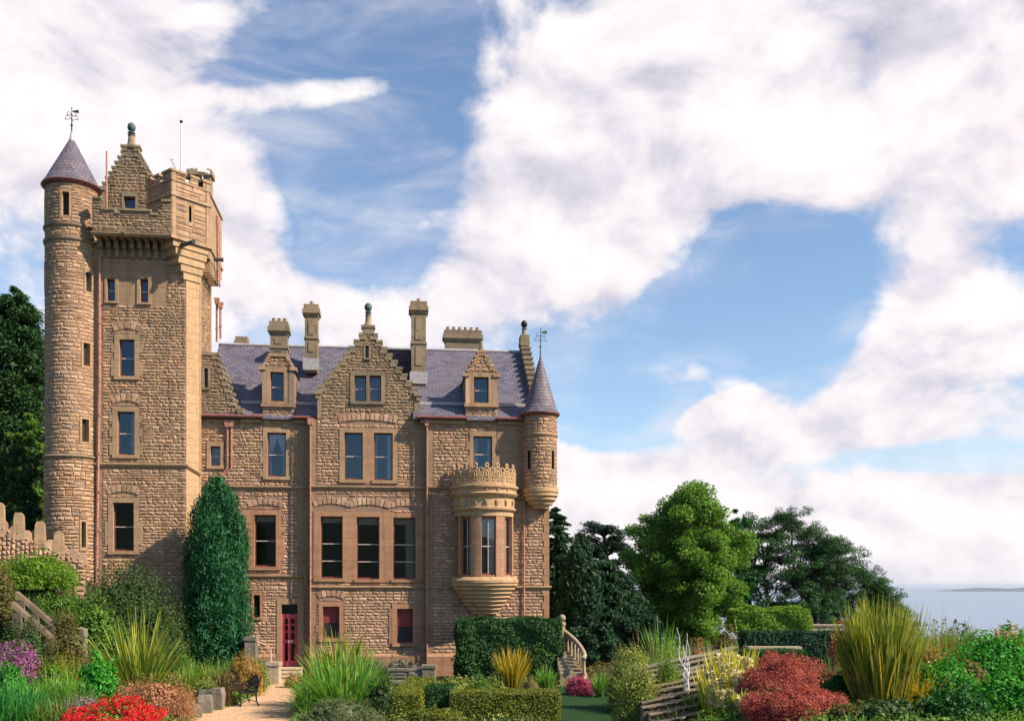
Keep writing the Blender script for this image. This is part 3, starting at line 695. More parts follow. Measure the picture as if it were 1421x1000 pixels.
# smooth dressed strips that carry the pipes and the corners
m = MB()
for u0, u1, v in ((uA - .62, uA, VL), (uA, uA + .3, VG), (uB - .55, uB, VG), (uB, uB + .3, VR), (U(690, VR), U(724, VR), VR)):
    m = MB(); z = .95 if u1 - u0 < 1 else S1
    while z < ZE - .05:
        h = rnd.uniform(.3, .5); zt = min(ZE - .02, z + h); m.box(u0, u1, v - .02, v - .002, z + .004, zt - .004); z = zt
    m.build('dressed_margin', 'smooth_wall', castle)
m = MB(); quoins(m, uE, VR, .95, ZE - .3, -1, .3); m.build('quoin', 'ashlar_pink', castle)
m = MB()
for u0, u1, v in ((uL0, uA, VL), (uA, uB, VG), (uB, uE + .1, VR)): stringc(m, u0, u1, v, S1, .18, .14)
m.build('string_course', 'ashlar', castle)
m = MB(); stringc(m, uL0, uA - .25, VL, S2L); stringc(m, uA - .3, uA, VL, S2); m.box(uA - .3, uA - .14, VL - .12, VL, S2 - .001, S2L - .01)
for u0, u1, v in ((uA, uB, VG), (uB, uE + .12, VR)): stringc(m, u0, u1, v, S2)
m.build('string_course', 'ashlar', castle)
m = MB(); plinth(m, uL0, du0 - .25, VL); plinth(m, du1 + .32, uA, VL); plinth(m, uA, uB, VG); plinth(m, uB, uE + .1, VR); m.build('plinth', 'ashlar_pink', castle)
m = MB()
for u0, u1, v in ((hu1 + .1, d1u0, VL), (d1u1, gl_ - .1, VL), (gr_ + .1, d2u0, VR), (d2u1, U(727, VR), VR)):
    m.box(u0, u1, v - .13, v + .02, ZE - .16, ZE); m.box(u0, u1, v - .20, v - .0, ZE + .002, ZE + .05)
m.build('eaves_course', 'ashlar', castle)
m = MB()
for u0, u1, v in ((uL0, d1u0 + .05, VL), (d1u1 - .05, gl_ + .05, VL), (gr_ - .05, d2u0 + .05, VR), (d2u1 - .05, U(729, VR), VR)):
    if u0 == uL0: u0 = uL0 + .02
    m.tube([(u0, v - .26, ZE + .10), (u1, v - .26, ZE + .10)], .085, 8)
m.build('gutter', 'gutter_paint', castle, 50)

# ---- roofs
def slope(m, u0, u1, v0, z0, v1, z1, th=.12, mat=0):
    m.add([(u0, v0, z0), (u1, v0, z0), (u1, v1, z1), (u0, v1, z1), (u0, v0, z0 - th), (u1, v0, z0 - th), (u1, v1, z1 - th), (u0, v1, z1 - th)],
          [(0, 1, 2, 3), (7, 6, 5, 4), (0, 4, 5, 1), (0, 3, 7, 4), (1, 5, 6, 2)], mat)
m = MB(); um = gc; uRe = uE - .55
brk = Z(350, 557, VL + .9)
def roof_side(u0, u1, v0):
    zb = ZE + .98; vb = v0 + .98
    slope(m, u0, u1, v0 - .22, ZE + .1, vb, zb); slope(m, u0, u1, vb, zb + .012, VRG, ZR)
roof_side(uL0 + .02, um, VL); roof_side(gr_ - .25, uRe, VR)
slope(m, uRe, uL0, VB + .2, ZE + .1, VRG, ZR)
# cross roof behind the gable and over the dormers
def cross(m, u0, u1, zs, zr, v0, v1):
    c = (u0 + u1) / 2
    m.add([(u0, v0, zs), (c, v0, zr), (u1, v0, zs), (u0, v1, zs), (c, v1, zr), (u1, v1, zs)], [(0, 1, 4, 3), (1, 2, 5, 4), (0, 2, 1), (3, 4, 5)], 0)
cross(m, gl_ + .1, gr_ - .1, ZE + .2, zAp - .75, VG + .42, VRG)
m.build('roof', 'slate', castle)
m = MB()
m.tube([(uL0, VRG, ZR + .02), (uRe, VRG, ZR + .02)], .09, 8)
for u0, u1, v in ((hu1, d1u0, VL), (d1u1, gl_ + .5, VL), (gr_ - .5, d2u0, VR), (d2u1, uRe, VR)): m.box(u0, u1, v + .84, v + 1.06, ZE + .90, ZE + 1.06)
m.build('roof_flashing', 'lead', castle, 50)

# ---- dormers
def dormer(x0, x1, win, v, ysh, yap, hwt, chim=None):
    u0, u1 = U(x0, v), U(x1, v); xm = (x0 + x1) / 2; zb = Z(xm, 562, v); zs = Z(xm, ysh, v); za = Z(xm, yap, v); c = (u0 + u1) / 2
    wz1, wz0 = Z(xm, win[2], v), Z(xm, win[3], v); wu0, wu1 = U(win[0], v), U(win[1], v)
    m = MB(); n = 5; h0 = (u1 - u0) / 2; steps = [(zs + (za - zs) * i / n, zs + (za - zs) * (i + 1) / n, h0 - (h0 - hwt) * (i + .5) / (n - .5)) for i in range(n)]
    def iv(a, b):
        zm = (a + b) / 2
        if zm < zs: return [(u0, u1)]
        for p, q, h in steps:
            if zm < q: return [(c - h, c + h)]
        return []
    zlow = Z(xm, 592, v)
    backing(m, iv, [zlow, zb, zs] + [q for s in steps for q in s[:2]], flat(v - .01), [(wu0, wu1, wz0, wz1)], 1)
    hole = [(wu0 - .22, wu1 + .22, wz0 - .16, wz1 + .25), (u0, u0 + .24, zb, zs), (u1 - .24, u1, zb, zs), (-99, 99, zb - .1, zb + .06)]
    masonry(m, iv, zlow, za, flat(v - .01), hole, rnd, hr=(.13, .22), lr=(.2, .4), prj=.026)
    m.box(u0, u0 + .24, v - .06, v + .3, zb + .06, zs, 0); m.box(u1 - .24, u1, v - .06, v + .3, zb + .06, zs, 0)
    m.box(u0 - .06, u1 + .06, v - .14, v + .3, zb - .1, zb + .06, 0)
    for s, u in ((-1, u0), (1, u1)):
        e0, e1 = sorted((u + s * .15, u - s * .2)); m.box(e0, e1, v - .13, v + .35, zs - .1, zs + .05, 0)
    for i, (p, q, h) in enumerate(steps):
        nx = steps[i + 1][2] if i + 1 < n else 0
        for s in (-1, 1):
            e0, e1 = sorted((c + s * (h + .05), c + s * max(0, nx - .03))); m.box(e0, e1, v - .08, v + .4, q - .09, q + .02, 0, jit=.006)
            e0, e1 = sorted((c + s * h, c + s * (h - .2))); m.box(e0, e1, v - .055, v + .36, p + .02, q - .09, 0)
    for u, w0 in ((u0, 0), (u1, 0)): m.quad((u, v, ZE - .1), (u, v + 3.6, ZE - .1), (u, v + 3.6, zs), (u, v, zs), mat=1)
    d = m.build('dormer', ['rubble', 'mortar'], castle)
    r = MB(); cross(r, u0 - .08, u1 + .08, zs - .05, za - .25, v + .36, v + 4.2); r.build('dormer_roof', 'slate', d)
    window(None, *win, 'ashlar', .18, .18, .2, .12, v=v - .01)
    return c, za
d1c, d1z = dormer(364, 407.5, (375, 394, 516, 557), VL, 511, 492, .42)
d2c, d2z = dormer(646, 690, (657.5, 678, 523, 559), VR, 520, 487, .2)
m = MB(); m.lathe([(.17, d2z), (.10, d2z + .2), (.08, d2z + .45), (.02, d2z + .5)], d2c, VR + .15, 8); m.build('finial', 'ashlar_grey', castle, 30)

# ---- chimneys
def chimney(x0, x1, ytop, ybase, v, dep, pots, mat='ashlar_grey', capn=2, flash=True, paneled=True):
    u0, u1 = U(x0, v), U(x1, v); xm = (x0 + x1) / 2; z1, z0 = Z(xm, ytop, v), Z(xm, ybase, v)
    m = MB(); zc = z1 - .62
    k = z0 - .6
    zz = k
    while zz < zc - .05:                                     # dressed courses
        zt = min(zc, zz + rnd.uniform(.3, .42)); j = .006 * rnd.random()
        m.box(u0 - j, u1 + j, v - j, v + dep + j, zz, zt - .006); zz = zt
    if paneled:
        zm = z0 + (zc - z0) * .52
        for a, b in ((z0 + .45, zm - .2), (zm + .15, zc - .2)):
            for q in range(1 if x1 - x0 < 30 else 3):
                wq = (u1 - u0) / (1 if x1 - x0 < 30 else 3); c0 = u0 + wq * (q + .28); c1 = u0 + wq * (q + .72)
                m.box(c0, c1, v - .035, v - .012, a, b)
        m.box(u0 - .05, u1 + .05, v - .05, v + dep + .05, zm - .07, zm + .05)
    m.box(u0 - .05, u1 + .05, v - .05, v + dep + .05, zc, zc + .14); m.box(u0 - .13, u1 + .13, v - .13, v + dep + .13, zc + .14, zc + .36); m.box(u0 - .06, u1 + .06, v - .06, v + dep + .06, zc + .36, z1)
    o = m.build('chimney', mat, castle)
    for i in range(pots):
        q = MB(); cu = u0 + (u1 - u0) * (i + .5) / pots
        q.lathe([(.11, z1), (.12, z1 + .12), (.085, z1 + .16), (.1, z1 + .24), (.02, z1 + .27)], cu, v + dep / 2, 10); q.build('chimney_pot', mat, o, 40)
    if flash:
        q = MB(); q.box(u0 - .09, u1 + .09, v - .09, v - .052, z0 - .5, z0 + .10); q.build('flashing', 'lead', o)
chimney(375, 398, 446, 500, VL + .02, .75, 3, flash=False, paneled=True)
chimney(423, 440.5, 422, 500, 2.6, .8, 1)
chimney(571, 591, 418, 519, 1.7, .9, 1)
chimney(618, 667, 458, 490, 5.6, .7, 6, flash=False, paneled=False)
chimney(328, 342, 467, 490, 8.0, .7, 0, flash=False, paneled=False)

# ---- end gable: crow steps running back from the front corner
m = MB(); ug0, ug1 = uE - .75, uE - .3; n = 13
zk = ZE + .5
for i in range(n):
    v0 = VR + .1 + (VRG - VR) * i / n; v1 = VR + .1 + (VRG - VR) * (i + 1) / n; z1 = zk + (ZR + .5 - zk) * (i + 1) / n
    for s in (0, 1):
        a, b = (v0, v1) if s == 0 else (2 * VRG - v1, 2 * VRG - v0)
        m.box(ug0, ug1, a, b + .01, ZE - .2, z1 - .12); m.box(ug0 - .05, ug1 + .05, a - .05, b + .03, z1 - .117, z1)
m.box(ug0 - .02, ug1 + .02, VRG - .4, VRG + .4, ZR + .3, ZR + .9)
m.build('gable', 'ashlar_grey', castle)
m = MB(); gz = ZR + .9; uc = (ug0 + ug1) / 2
m.lathe([(.2, gz), (.13, gz + .12), (.11, gz + .35), (.17, gz + .42), (.05, gz + .48)], uc, VRG, 12); fo = m.build('finial', 'ashlar_grey', castle, 40)
m = MB(); m.ball((uc, VRG, gz + .66), .18, sz=1.2); m.build('ball', 'iron', fo, 40)

def vane(parent, u, v, z, h, mat='iron'):
    m = MB(); m.tube([(u, v, z), (u, v, z + h)], [.035, .012], 6); m.ball((u, v, z + h * .3), .06); m.ball((u, v, z + h), .035)
    for q, l in ((.55, .28), (.72, .2)):
        m.tube([(u - l, v, z + h * q), (u + l, v, z + h * q)], .014, 5); m.tube([(u, v - l, z + h * q), (u, v + l, z + h * q)], .014, 5)
        for s in (-1, 1): m.tube([(u + s * l * math.cos(k) * 1.0, v, z + h * q + .1 * math.sin(k * 2) + .05) for k in (0, .4, .8, 1.2)], .012, 5); m.ball((u + s * l, v, z + h * q), .03)
    m.add([(u + .02, v, z + h * .86), (u + .32, v, z + h * .80), (u + .32, v, z + h * .95), (u + .02, v, z + h * .9)], [(0, 1, 2, 3)])
    m.build('weather_vane', mat, parent, 40)

# ---- corner turret (bartizan)
bv = VR - .12; bu = U(750, bv); br_ = .80
zt_, zb_, zc_ = Z(750, 576, bv), Z(750, 680, bv), Z(750, 706, bv)
cyl = lambda cu, cv, r: (lambda s, z, h: (cu + (r + h) * math.sin(s / r), cv - (r + h) * math.cos(s / r), z))
m = MB(); mp = cyl(bu, bv, br_)
L0, L1 = -br_ * 2.2, br_ * 2.6
slits = [(R(a) * br_ - .09, R(a) * br_ + .09, Z(750, 652, bv), Z(750, 627, bv)) for a in (-52, 42)]
band = (-99, 99, Z(750, 604, bv) - .06, Z(750, 604, bv) + .06)
ivb = lambda a, b: [(L0, L1)]
backing(m, ivb, [zb_, zt_], mp, slits, 1, cuts=[L0 + (L1 - L0) * i / 28 for i in range(1, 28)])
masonry(m, ivb, zb_ + .05, zt_ - .1, mp, [(a - .05, b + .05, c - .05, d + .05) for a, b, c, d in slits] + [band, (R(42) * br_ - .12, R(42) * br_ + .12, Z(750, 596, bv), Z(750, 586, bv))], rnd, hr=(.13, .22), lr=(.2, .42), prj=.03)
tb = m.build('turret', ['rubble', 'mortar'], castle)
m = MB(); m.lathe([(br_ - .1, zb_), (br_ - .1, zt_)], bu, bv, 24, cap=False); m.build('inner_wall', 'interior', tb)
m = MB(); z0 = band[2]
m.lathe([(br_, z0), (br_ + .07, z0), (br_ + .07, z0 + .08), (br_, z0 + .12)], bu, bv, 36); m.build('string_course', 'ashlar', tb, 35); m = MB()
pr = [(.02, zc_)]; k = 5
for i in range(k):
    r = .25 + (br_ + .1 - .25) * math.sin((i + 1) / k * math.pi / 2); z0 = zc_ + (zb_ - zc_) * i / k; z1 = zc_ + (zb_ - zc_) * (i + 1) / k
    pr += [(r * .93, z0), (r, z0 + (z1 - z0) * .35), (r, z1 - .02)]
pr += [(br_ + .1, zb_ + .05), (br_, zb_ + .09)]
m.lathe(pr, bu, bv, 36); m.build('corbel', 'ashlar_gold', tb, 35)
m = MB(); m.lathe([(br_, zt_ - .1), (br_ + .12, zt_ - .06), (br_ + .17, zt_ + .02), (br_ + .15, zt_ + .07)], bu, bv, 36, cap=False); m.build('gutter', 'gutter_paint', tb, 40)
za = Z(742, 494, bv)
m = MB(); m.lathe([(br_ + .17, zt_ + .05), (br_ + .02, zt_ + .28)] + [((br_ + .02) * (1 - t) + .03 * t, zt_ + .28 + (za - zt_ - .28) * t) for t in [i / 8 for i in range(1, 9)]], bu, bv, 36); m.build('turret_roof', 'slate_cone', tb, 40)
m = MB(); m.lathe([(.13, za - .5), (.035, za + .05), (.02, za + .2)], bu, bv, 12); m.build('roof_tip', 'verdigris', tb, 40)
vane(tb, bu, bv, za + .1, 1.25, 'verdigris')

# ---- drainpipes
def pipe(pts, r=.045, heads=(), name='drainpipe', brackets=True):
    m = MB(); m.tube(pts, r, 8)
    for (u, v, z) in heads: m.prism([(u - .09, z - .16), (u + .09, z - .16), (u + .15, z + .16), (u - .15, z + .16)], v - .1, v + .1)
    if brackets:
        for a, b in zip(pts, pts[1:]):
            if abs(a[2] - b[2]) > 1:
                z = b[2] + .6
                while z < a[2]: m.lathe([(r + .02, z), (r + .02, z + .07)], a[0], a[1], 8); z += 1.8
    m.build(name, 'pipe_paint', castle, 40)
u = U(430.5, VG - .1); pipe([(u, VG - .1, ZE - .1), (u, VG - .1, .5)], heads=[(u, VG - .1, ZE - .15)])
u = U(592.5, VR - .1); pipe([(u, VR - .1, ZE - .1), (u, VR - .1, .5)], heads=[(u, VR - .1, ZE - .15)])
u = U(727, VR - .1); pipe([(u, VR - .1, ZE - .1), (u, VR - .1, 2.2)]); pipe([(U(716, VR - .1), VR - .1, Z(720, 690, VR)), (u, VR - .1, Z(720, 690, VR) - .05)], brackets=False)
for x, xb in ((315.5, 303), (321, 305.5)):
    u = U(x, -.1); ub = U(xb, -.1); pipe([(u, -.1, ZE - .2), (u, -.1, Z(x, 650, 0)), (ub, -.1, Z(x, 664, 0)), (ub, -.1, Z(x, 700, 0))], .05, heads=[(u, -.1, ZE - .25)])

# ---- tower
ZTP0, ZTP1 = Z(180, 326, VP), Z(180, 293, VP); ZTS = Z(190, 642, VT); ZCB = Z(180, 357, VT)
m = MB(); mp = flat(VT); ivT = lambda a, b: [(uT0, uTc)]
backing(m, ivT, [-.3, ZTP0], mp, OPEN['T'], 1)
hl = HOLE['T'] + [(-99, 99, ZTS - .15, ZTS), (uT0, U(142, VT), -.3, ZTP0)]
masonry(m, ivT, 1, ZTS, mp, hl, rnd, prj=.027); masonry(m, ivT, ZTS, Z(180, 424, VT), mp, hl, rnd, prj=.027)
hl2 = hl + [(U(142, VT), U(232, VT), 0, 99)]
masonry(m, ivT, Z(180, 424, VT), ZCB, mp, hl2, rnd, prj=.026)
for q in ARCH['T']: arch_stones(m, *q, mp, rnd)
# chamfer and right side
side = lambda s, z, h: (uTr + h, vTc + s, z)
c_ = math.sqrt(.5)
mpc = lambda s, z, h: (uTc + s * c_ + h * c_, VT + s * c_ - h * c_, z)
CL = CH / c_
backing(m, lambda a, b: [(0, CL)], [-.3, ZTP0], mpc, [], 1)
z = 0
while z < ZTP0:
    zt = min(ZTP0, z + rnd.uniform(.32, .5)); m.box(0, CL, -.02, .02, z + .004, zt - .004, 2, mp=lambda s, h, z: mpc(s, z, -h)); z = zt

sl = [(1.1, 1.35, Z(285, 440, 0), Z(285, 420, 0)), (.25, .55, Z(283, 538, 0), Z(283, 512, 0))]
backing(m, lambda a, b: [(0, 3.1)], [-.3, ZTP0], side, [], 1)
masonry(m, lambda a, b: [(.25, 2.8)], 9, ZTP0, side, [], rnd, prj=.027)
m.box(0, .25, -.05, .01, 5, ZTP0, 2, mp=lambda s, h, z: side(s, z, -h)); m.box(2.8, 3.1, -.05, .01, 9, ZTP0, 2, mp=lambda s, h, z: side(s, z, -h))
# back and left
m.quad((uTr, vTb, -.3), (uT0, vTb, -.3), (uT0, vTb, ZTP0), (uTr, vTb, ZTP0), mat=1); m.quad((uT0, vTb, -.3), (uT0, VT, -.3), (uT0, VT, ZTP0), (uT0, vTb, ZTP0), mat=1)
m.quad((uT0, VT, ZTP0 - .1), (uTr, VT, ZTP0 - .1), (uTr, vTb, ZTP0 - .1), (uT0, vTb, ZTP0 - .1), mat=1)
m.build('tower', ['rubble', 'smooth_wall', 'ashlar_gold'], castle)
m = MB(); stringc(m, uT0, uTc + .03, VT, ZTS, .2, .13)
vs = []
for s in (-.02, CL + .02):
    for q, zz in ((-.02, ZTS - .2), (.05, ZTS - .2), (.13, ZTS - .1), (.13, ZTS - .03), (0, ZTS), (-.02, ZTS)): vs.append(mpc(s, zz - (.35 if s > 0 else 0), q))
m.add(vs, [(i, i + 6, i + 7, i + 1) for i in range(5)] + [(5, 4, 3, 2, 1, 0), (6, 7, 8, 9, 10, 11)]); m.build('string_course', 'ashlar', castle)
# parapet on corbels
uPl, uPr = U(128, VP), U(238.5, VP)
m = MB(); n = 10
for i in range(n):
    u = uPl + (uPr - uPl) * (i + .5) / n
    m.prism([(VT + .02, ZCB - .1), (VT - .12, ZCB - .05), (VT - .14, ZCB + .3), (VT - .3, ZCB + .34), (VT - .33, ZCB + .62), (VP + .02, ZCB + .68), (VP, ZTP0), (VT + .02, ZTP0)], u - .095, u + .095, mp=lambda a, b, c: (b, a, c))
m.build('corbel', 'ashlar_grey', castle)
m = MB(); mp = flat(VP); zl = ZTP0 + (ZTP1 - ZTP0) * 1.0; mer = zl + .50
ux = [uPl, U(141, VP), U(217, VP), uPr]
def ivP(a, b): return [(uPl, uPr)] if (a + b) / 2 < zl else [(ux[0], ux[1]), (ux[2], ux[3])]
def ivP2(a, b):
    zm = (a + b) / 2
    if zm < zl - .16: return [(uPl, uPr)]
    if zm < zl: return [(uPl, U(160, VP)), (U(166, VP), U(210, VP)), (U(220, VP), uPr)]
    return [(ux[0], ux[1]), (U(224, VP), uPr)]
backing(m, ivP2, [ZTP0, zl - .16, zl, mer], mp, [], 1); masonry(m, ivP2, ZTP0 + .12, zl - .14, mp, [], rnd, prj=.026); masonry(m, ivP2, zl - .14, zl, mp, [], rnd, hr=(.13, .15), prj=.026); masonry(m, ivP2, zl, mer, mp, [], rnd, prj=.026)
stringc(m, uPl - .05, uPr + .03, VP, ZTP0 + .12, .2, .1)
for a, b, z in ((U(141, VP), U(160, VP), zl), (U(166, VP), U(210, VP), zl), (U(220, VP), U(224, VP), zl), (ux[0], ux[1], mer), (U(224, VP), uPr, mer), (U(160, VP), U(166, VP), zl - .16), (U(210, VP), U(220, VP), zl - .16)): m.box(a, b, VP - .08, VP + .38, z, z + .1, 2, jit=.006)
m.quad((uPl, VP + .35, ZTP0), (uPr, VP + .35, ZTP0), (uPr, VP + .35, zl - .16), (uPl, VP + .35, zl - .16), mat=1); m.quad((uPl, VP, ZTP0 + .002), (uPr, VP, ZTP0 + .002), (uPr, VT, ZTP0 + .002), (uPl, VT, ZTP0 + .002), mat=1)
m.build('parapet', ['rubble_grey', 'mortar', 'ashlar_grey'], castle)
# diagonal corner turret: a square set cornerwise over the chamfer
cu0, cv0 = uPr, VP; W = 2.06
fr_ = lambda s, z, h: (cu0 + (s + h) * c_ , cv0 + (s - h) * c_, z)               # right face
fl_ = lambda s, z, h: (cu0 - (s + h) * c_, cv0 + (s - h) * c_, z)                # left face
bl_ = lambda s, z, h: (cu0 + W * c_ - (s - h) * c_ , cv0 + W * c_ + (s + h) * c_, z)
ZD1 = Z(239, 237, VP); zm1, zm2 = Z(239, 268, VP), Z(239, 248, VP)
m = MB()
slit = (.92, 1.05, Z(262, 309, VP + .8), Z(262, 287, VP + .8))
hd = [(slit[0] - .1, slit[1] + .1, slit[2] - .08, slit[3] + .08), (-9, 9, zm1 - .1, zm1 + .04), (0, .2, 0, 99), (W - .2, W, 0, 99)]
tops = [(0, .72), (.98, 1.42), (1.68, W)]
def ivD(a, b): return [(0, W)] if (a + b) / 2 < ZD1 - .3 else tops
for f, k in ((fr_, 0), (fl_, 1), (bl_, 2)):
    backing(m, ivD, [ZTP0, ZD1 - .3, ZD1], f, [slit] if k == 0 else [], 1)
    if k < 2:
        masonry(m, lambda a, b: [(0, W)], ZTP0 + .15, ZD1 - .3, f, hd if k == 0 else hd[1:], rnd, hr=(.2, .34), lr=(.4, .8), prj=.03)
        masonry(m, ivD, ZD1 - .3, ZD1, f, hd[2:], rnd, hr=(.28, .3), prj=.03)
    fb = lambda s, h, z, f=f: f(s, z, h)
    for s0, s1 in ((0, .2), (W - .2, W)): m.box(s0, s1, -.02, .035, ZTP0 + .12, ZD1, 2, mp=fb)
    m.box(-.07, W + .07, -.01, .08, zm1 - .08, zm1 + .04, 2, mp=fb); m.box(-.08, W + .08, -.01, .09, ZTP0 - .06, ZTP0 + .12, 2, mp=fb); m.box(-.05, W + .05, -.01, .06, ZD1 - .42, ZD1 - .32, 2, mp=fb)
    for s0, s1 in tops: m.box(s0 - .04, s1 + .04, -.36, .08, ZD1, ZD1 + .11, 2, mp=fb)
m.quad(fr_(0, ZD1 - .5, 0), fr_(W, ZD1 - .5, 0), bl_(W, ZD1 - .5, 0), fl_(W, ZD1 - .5, 0), mat=1)
m.quad(fr_(0, ZTP0 - .06, 0), fr_(W, ZTP0 - .06, 0), bl_(W, ZTP0 - .06, 0), fl_(W, ZTP0 - .06, 0), mat=1)
q = MB()
cap = m.build('corner_turret', ['rubble', 'smooth_wall', 'ashlar'], castle)
m = MB(); m.quad(fr_(slit[0] - .1, slit[2], -.15), fr_(slit[1] + .1, slit[2], -.15), fr_(slit[1] + .1, slit[3], -.15), fr_(slit[0] - .1, slit[3], -.15)); m.build('slit', 'door_glass', cap)
m = MB(); zq = ZTP0 - .06; n = 6; dz = (zq - Z(262, 400, VT)) / n           # stepped corbelling in to the chamfer
ctr = (uTc + CH / 2 - .0, VT + CH / 2)
for i in range(n):
    t0 = i / n; inset = (cv0 + (W / 2) * c_) ; f_ = 1 - (i + .5) / n
    w2 = W / 2 * (.28 + .72 * f_); out = f_ * 1.0
    mid = (cu0 + W / 2 * c_, cv0 + W / 2 * c_); base = (uTc + CH / 2, VT + CH / 2)
    cx_, cy__ = base[0] + (mid[0] - base[0]) * f_, base[1] + (mid[1] - base[1]) * f_
    mpx = lambda s, h, z: (cx_ + s * c_ + h * c_, cy__ + s * c_ - h * c_, z)
    m.box(-w2, w2, -.9, 0, zq - dz * (i + 1) + .05, zq - dz * i - .001, mp=mpx); m.box(-w2 + .06, w2 - .06, -.9, -.06, zq - dz * (i + 1), zq - dz * (i + 1) + .05, mp=mpx)
m.build('corbel', 'ashlar_gold', cap)
# parapet down the right side, beyond the corner turret
s0 = W * c_ + VP - vTc; m = MB(); xo = cu0 + W * c_ - uTr
rs_ = lambda s, z, h: (uTr + xo + h, vTc + s, z)
m.box(s0, 3.5, -.4, 0, ZTP0 - .5, ZD1 - .5, mp=lambda s, h, z: rs_(s, z, h)); m.box(s0 - .02, 3.55, -.42, .07, ZTP0 - .05, ZTP0 + .1, mp=lambda s, h, z: rs_(s, z, h)); m.box(s0 - .02, 3.55, -.42, .06, ZD1 - .5, ZD1 - .38, mp=lambda s, h, z: rs_(s, z, h))
for i in range(6): s = s0 + .3 + i * .42; m.box(s, s + .2, -.6, -.02 - .0, ZTP0 - 1.1, ZTP0 - .5, mp=lambda a, h, z: rs_(a, z, h))
m.build('parapet', 'ashlar', castle)
# wall-head chimney behind the corner turret
v_ = 2.0; m = MB(); a0, a1 = U(262, v_), U(292, v_); zz = Z(275, 236, v_)
m.box(a0, a1, v_, v_ + .7, ZTP0, zz - .25); m.box(a0 - .1, a1 + .1, v_ - .1, v_ + .8, zz - .25, zz)
o = m.build('chimney', 'ashlar_grey', castle)
for i in range(4): q = MB(); q.ball((a0 + (a1 - a0) * (i + .5) / 4, v_ + .3, zz + .09), .15, sz=.8); q.build('chimney_pot', 'ashlar_grey', o, 40)
v_ = 1.5; m = MB(); u = U(281, v_); zz = Z(281, 238, v_)
m.tube([(u, v_, zz - 1.0), (u, v_, zz - .1)], .03); m.box(u - .2, u + .16, v_ - .25, v_ + .15, zz - .12, zz + .14, mp=None, jit=.03); m.ball((u + .24, v_, zz - .05), .12); m.build('floodlight', 'white_paint', castle, 40)
# spouts
def spout(a, b, mat='spout_lead'):
    m = MB(); m.tube([a, b], [.11, .09], 8); m.tube([Vector(a).lerp(Vector(b), .95), b], [.12, .12], 8); m.build('spout', mat, castle, 50)
b0 = fr_(W * .25, ZTP0 - .28, -.1); b1 = Vector(fr_(W * .30, ZTP0 - .25, .85)); spout(b0, tuple(b1))
b0 = rs_(1.2, ZTP0 - .15, -.1); spout(b0, (b0[0] + .55, b0[1], b0[2] - .03))
u = U(171, VP); spout((u, VP + .05, ZTP0 - .02), (u + .1, VP - .45, ZTP0 + .06), 'ashlar_grey')
# cap house with its crow-stepped gable
cv = 1.1; cg0, cg1 = U(141, cv), U(222, cv); cc = U(180, cv); zb = ZTP0 - .05; zsh = Z(180, 262, cv); zap = Z(180, 202, cv)
st = []; n = 7; hw = (cg1 - cg0) / 2; cc = (cg0 + cg1) / 2 - .02
for i in range(n): st.append((zsh + (zap - .3 - zsh) * i / n, zsh + (zap - .3 - zsh) * (i + 1) / n, hw - .05 - (hw - .42) * (i + .3) / (n - .4)))
st.append((zap - .3, zap, .42))
def ivc(a, b):
    zm = (a + b) / 2
    if zm < zsh: return [(cg0, cg1)]
    for p, q, h in st:
        if zm < q: return [(cc - h, cc + h)]
    return []
m = MB(); wu = (U(172, cv), U(188, cv), zb, Z(180, 273, cv))
backing(m, ivc, [zb, zsh] + [q for s in st for q in s[:2]], flat(cv), [wu], 1)
masonry(m, ivc, zb, zap, flat(cv), [(wu[0] - .1, wu[1] + .1, wu[2], wu[3] + .2)], rnd, prj=.026)
for i, (p, q, h) in enumerate(st):
    nx = st[i + 1][2] if i + 1 < len(st) else 0
    for s in (-1, 1):
        e0, e1 = sorted((cc + s * (h + .05), cc + s * max(0, nx - .04))); m.box(e0, e1, cv - .07, cv + .45, q - .1, q + .02, 2, jit=.008)
        e0, e1 = sorted((cc + s * h, cc + s * (h - .25))); m.box(e0, e1, cv - .05, cv + .4, p + .02, q - .1, 2)
for s, u in ((-1, cg0), (1, cg1)):
    e0, e1 = sorted((u + s * .14, u - s * .2)); m.box(e0, e1, cv - .1, cv + .45, zsh - .14, zsh + .05, 2); e0, e1 = sorted((u, u - s * .2)); m.box(e0, e1, cv - .045, cv + .4, zb, zsh - .14, 2)
m.box(wu[0] - .1, wu[1] + .1, cv - .06, cv + .3, wu[3], wu[3] + .2, 2); m.box(wu[0] - .1, wu[0], cv - .05, cv + .3, wu[2], wu[3], 2); m.box(wu[1], wu[1] + .1, cv - .05, cv + .3, wu[2], wu[3], 2)
for u in (cg0 + .03, cg1 - .03): m.quad((u, cv + .05, zb), (u, vTb, zb), (u, vTb, zsh - .6), (u, cv + .05, zsh - .1), mat=1)
backing(m, ivc, [zb, zsh] + [q for s in st for q in s[:2]], lambda s, z, h: (s, cv + .38, z), [wu], 1)
o = m.build('cap_house', ['rubble_grey', 'mortar', 'ashlar_grey'], castle)
sash(o, *wu, cv + .18)
m = MB(); cross(m, cg0 + .15, cg1 - .7, zsh - .2, zap - 1.7, cv + .38, vTb); m.quad((cg0 + .03, vTb, zb), (cg1 - .03, vTb, zb), (cg1 - .6, vTb, zsh - .2), (cg0 + .03, vTb, zsh - .2)); m.build('cap_house_roof', 'slate', o)
m = MB(); pz = zap + .02; m.lathe([(.27, pz), (.2, pz + .12), (.15, pz + .5), (.19, pz + .56), (.06, pz + .62)], cc, cv + .2, 12); fo = m.build('finial', 'ashlar_grey', castle, 40)
m = MB(); m.lathe([(.13, pz + .6), (.19, pz + .68), (.09, pz + .76)], cc, cv + .2, 12); m.ball((cc, cv + .2, pz + .96), .2, sz=1.15); m.build('ball', 'verdigris', fo, 40)
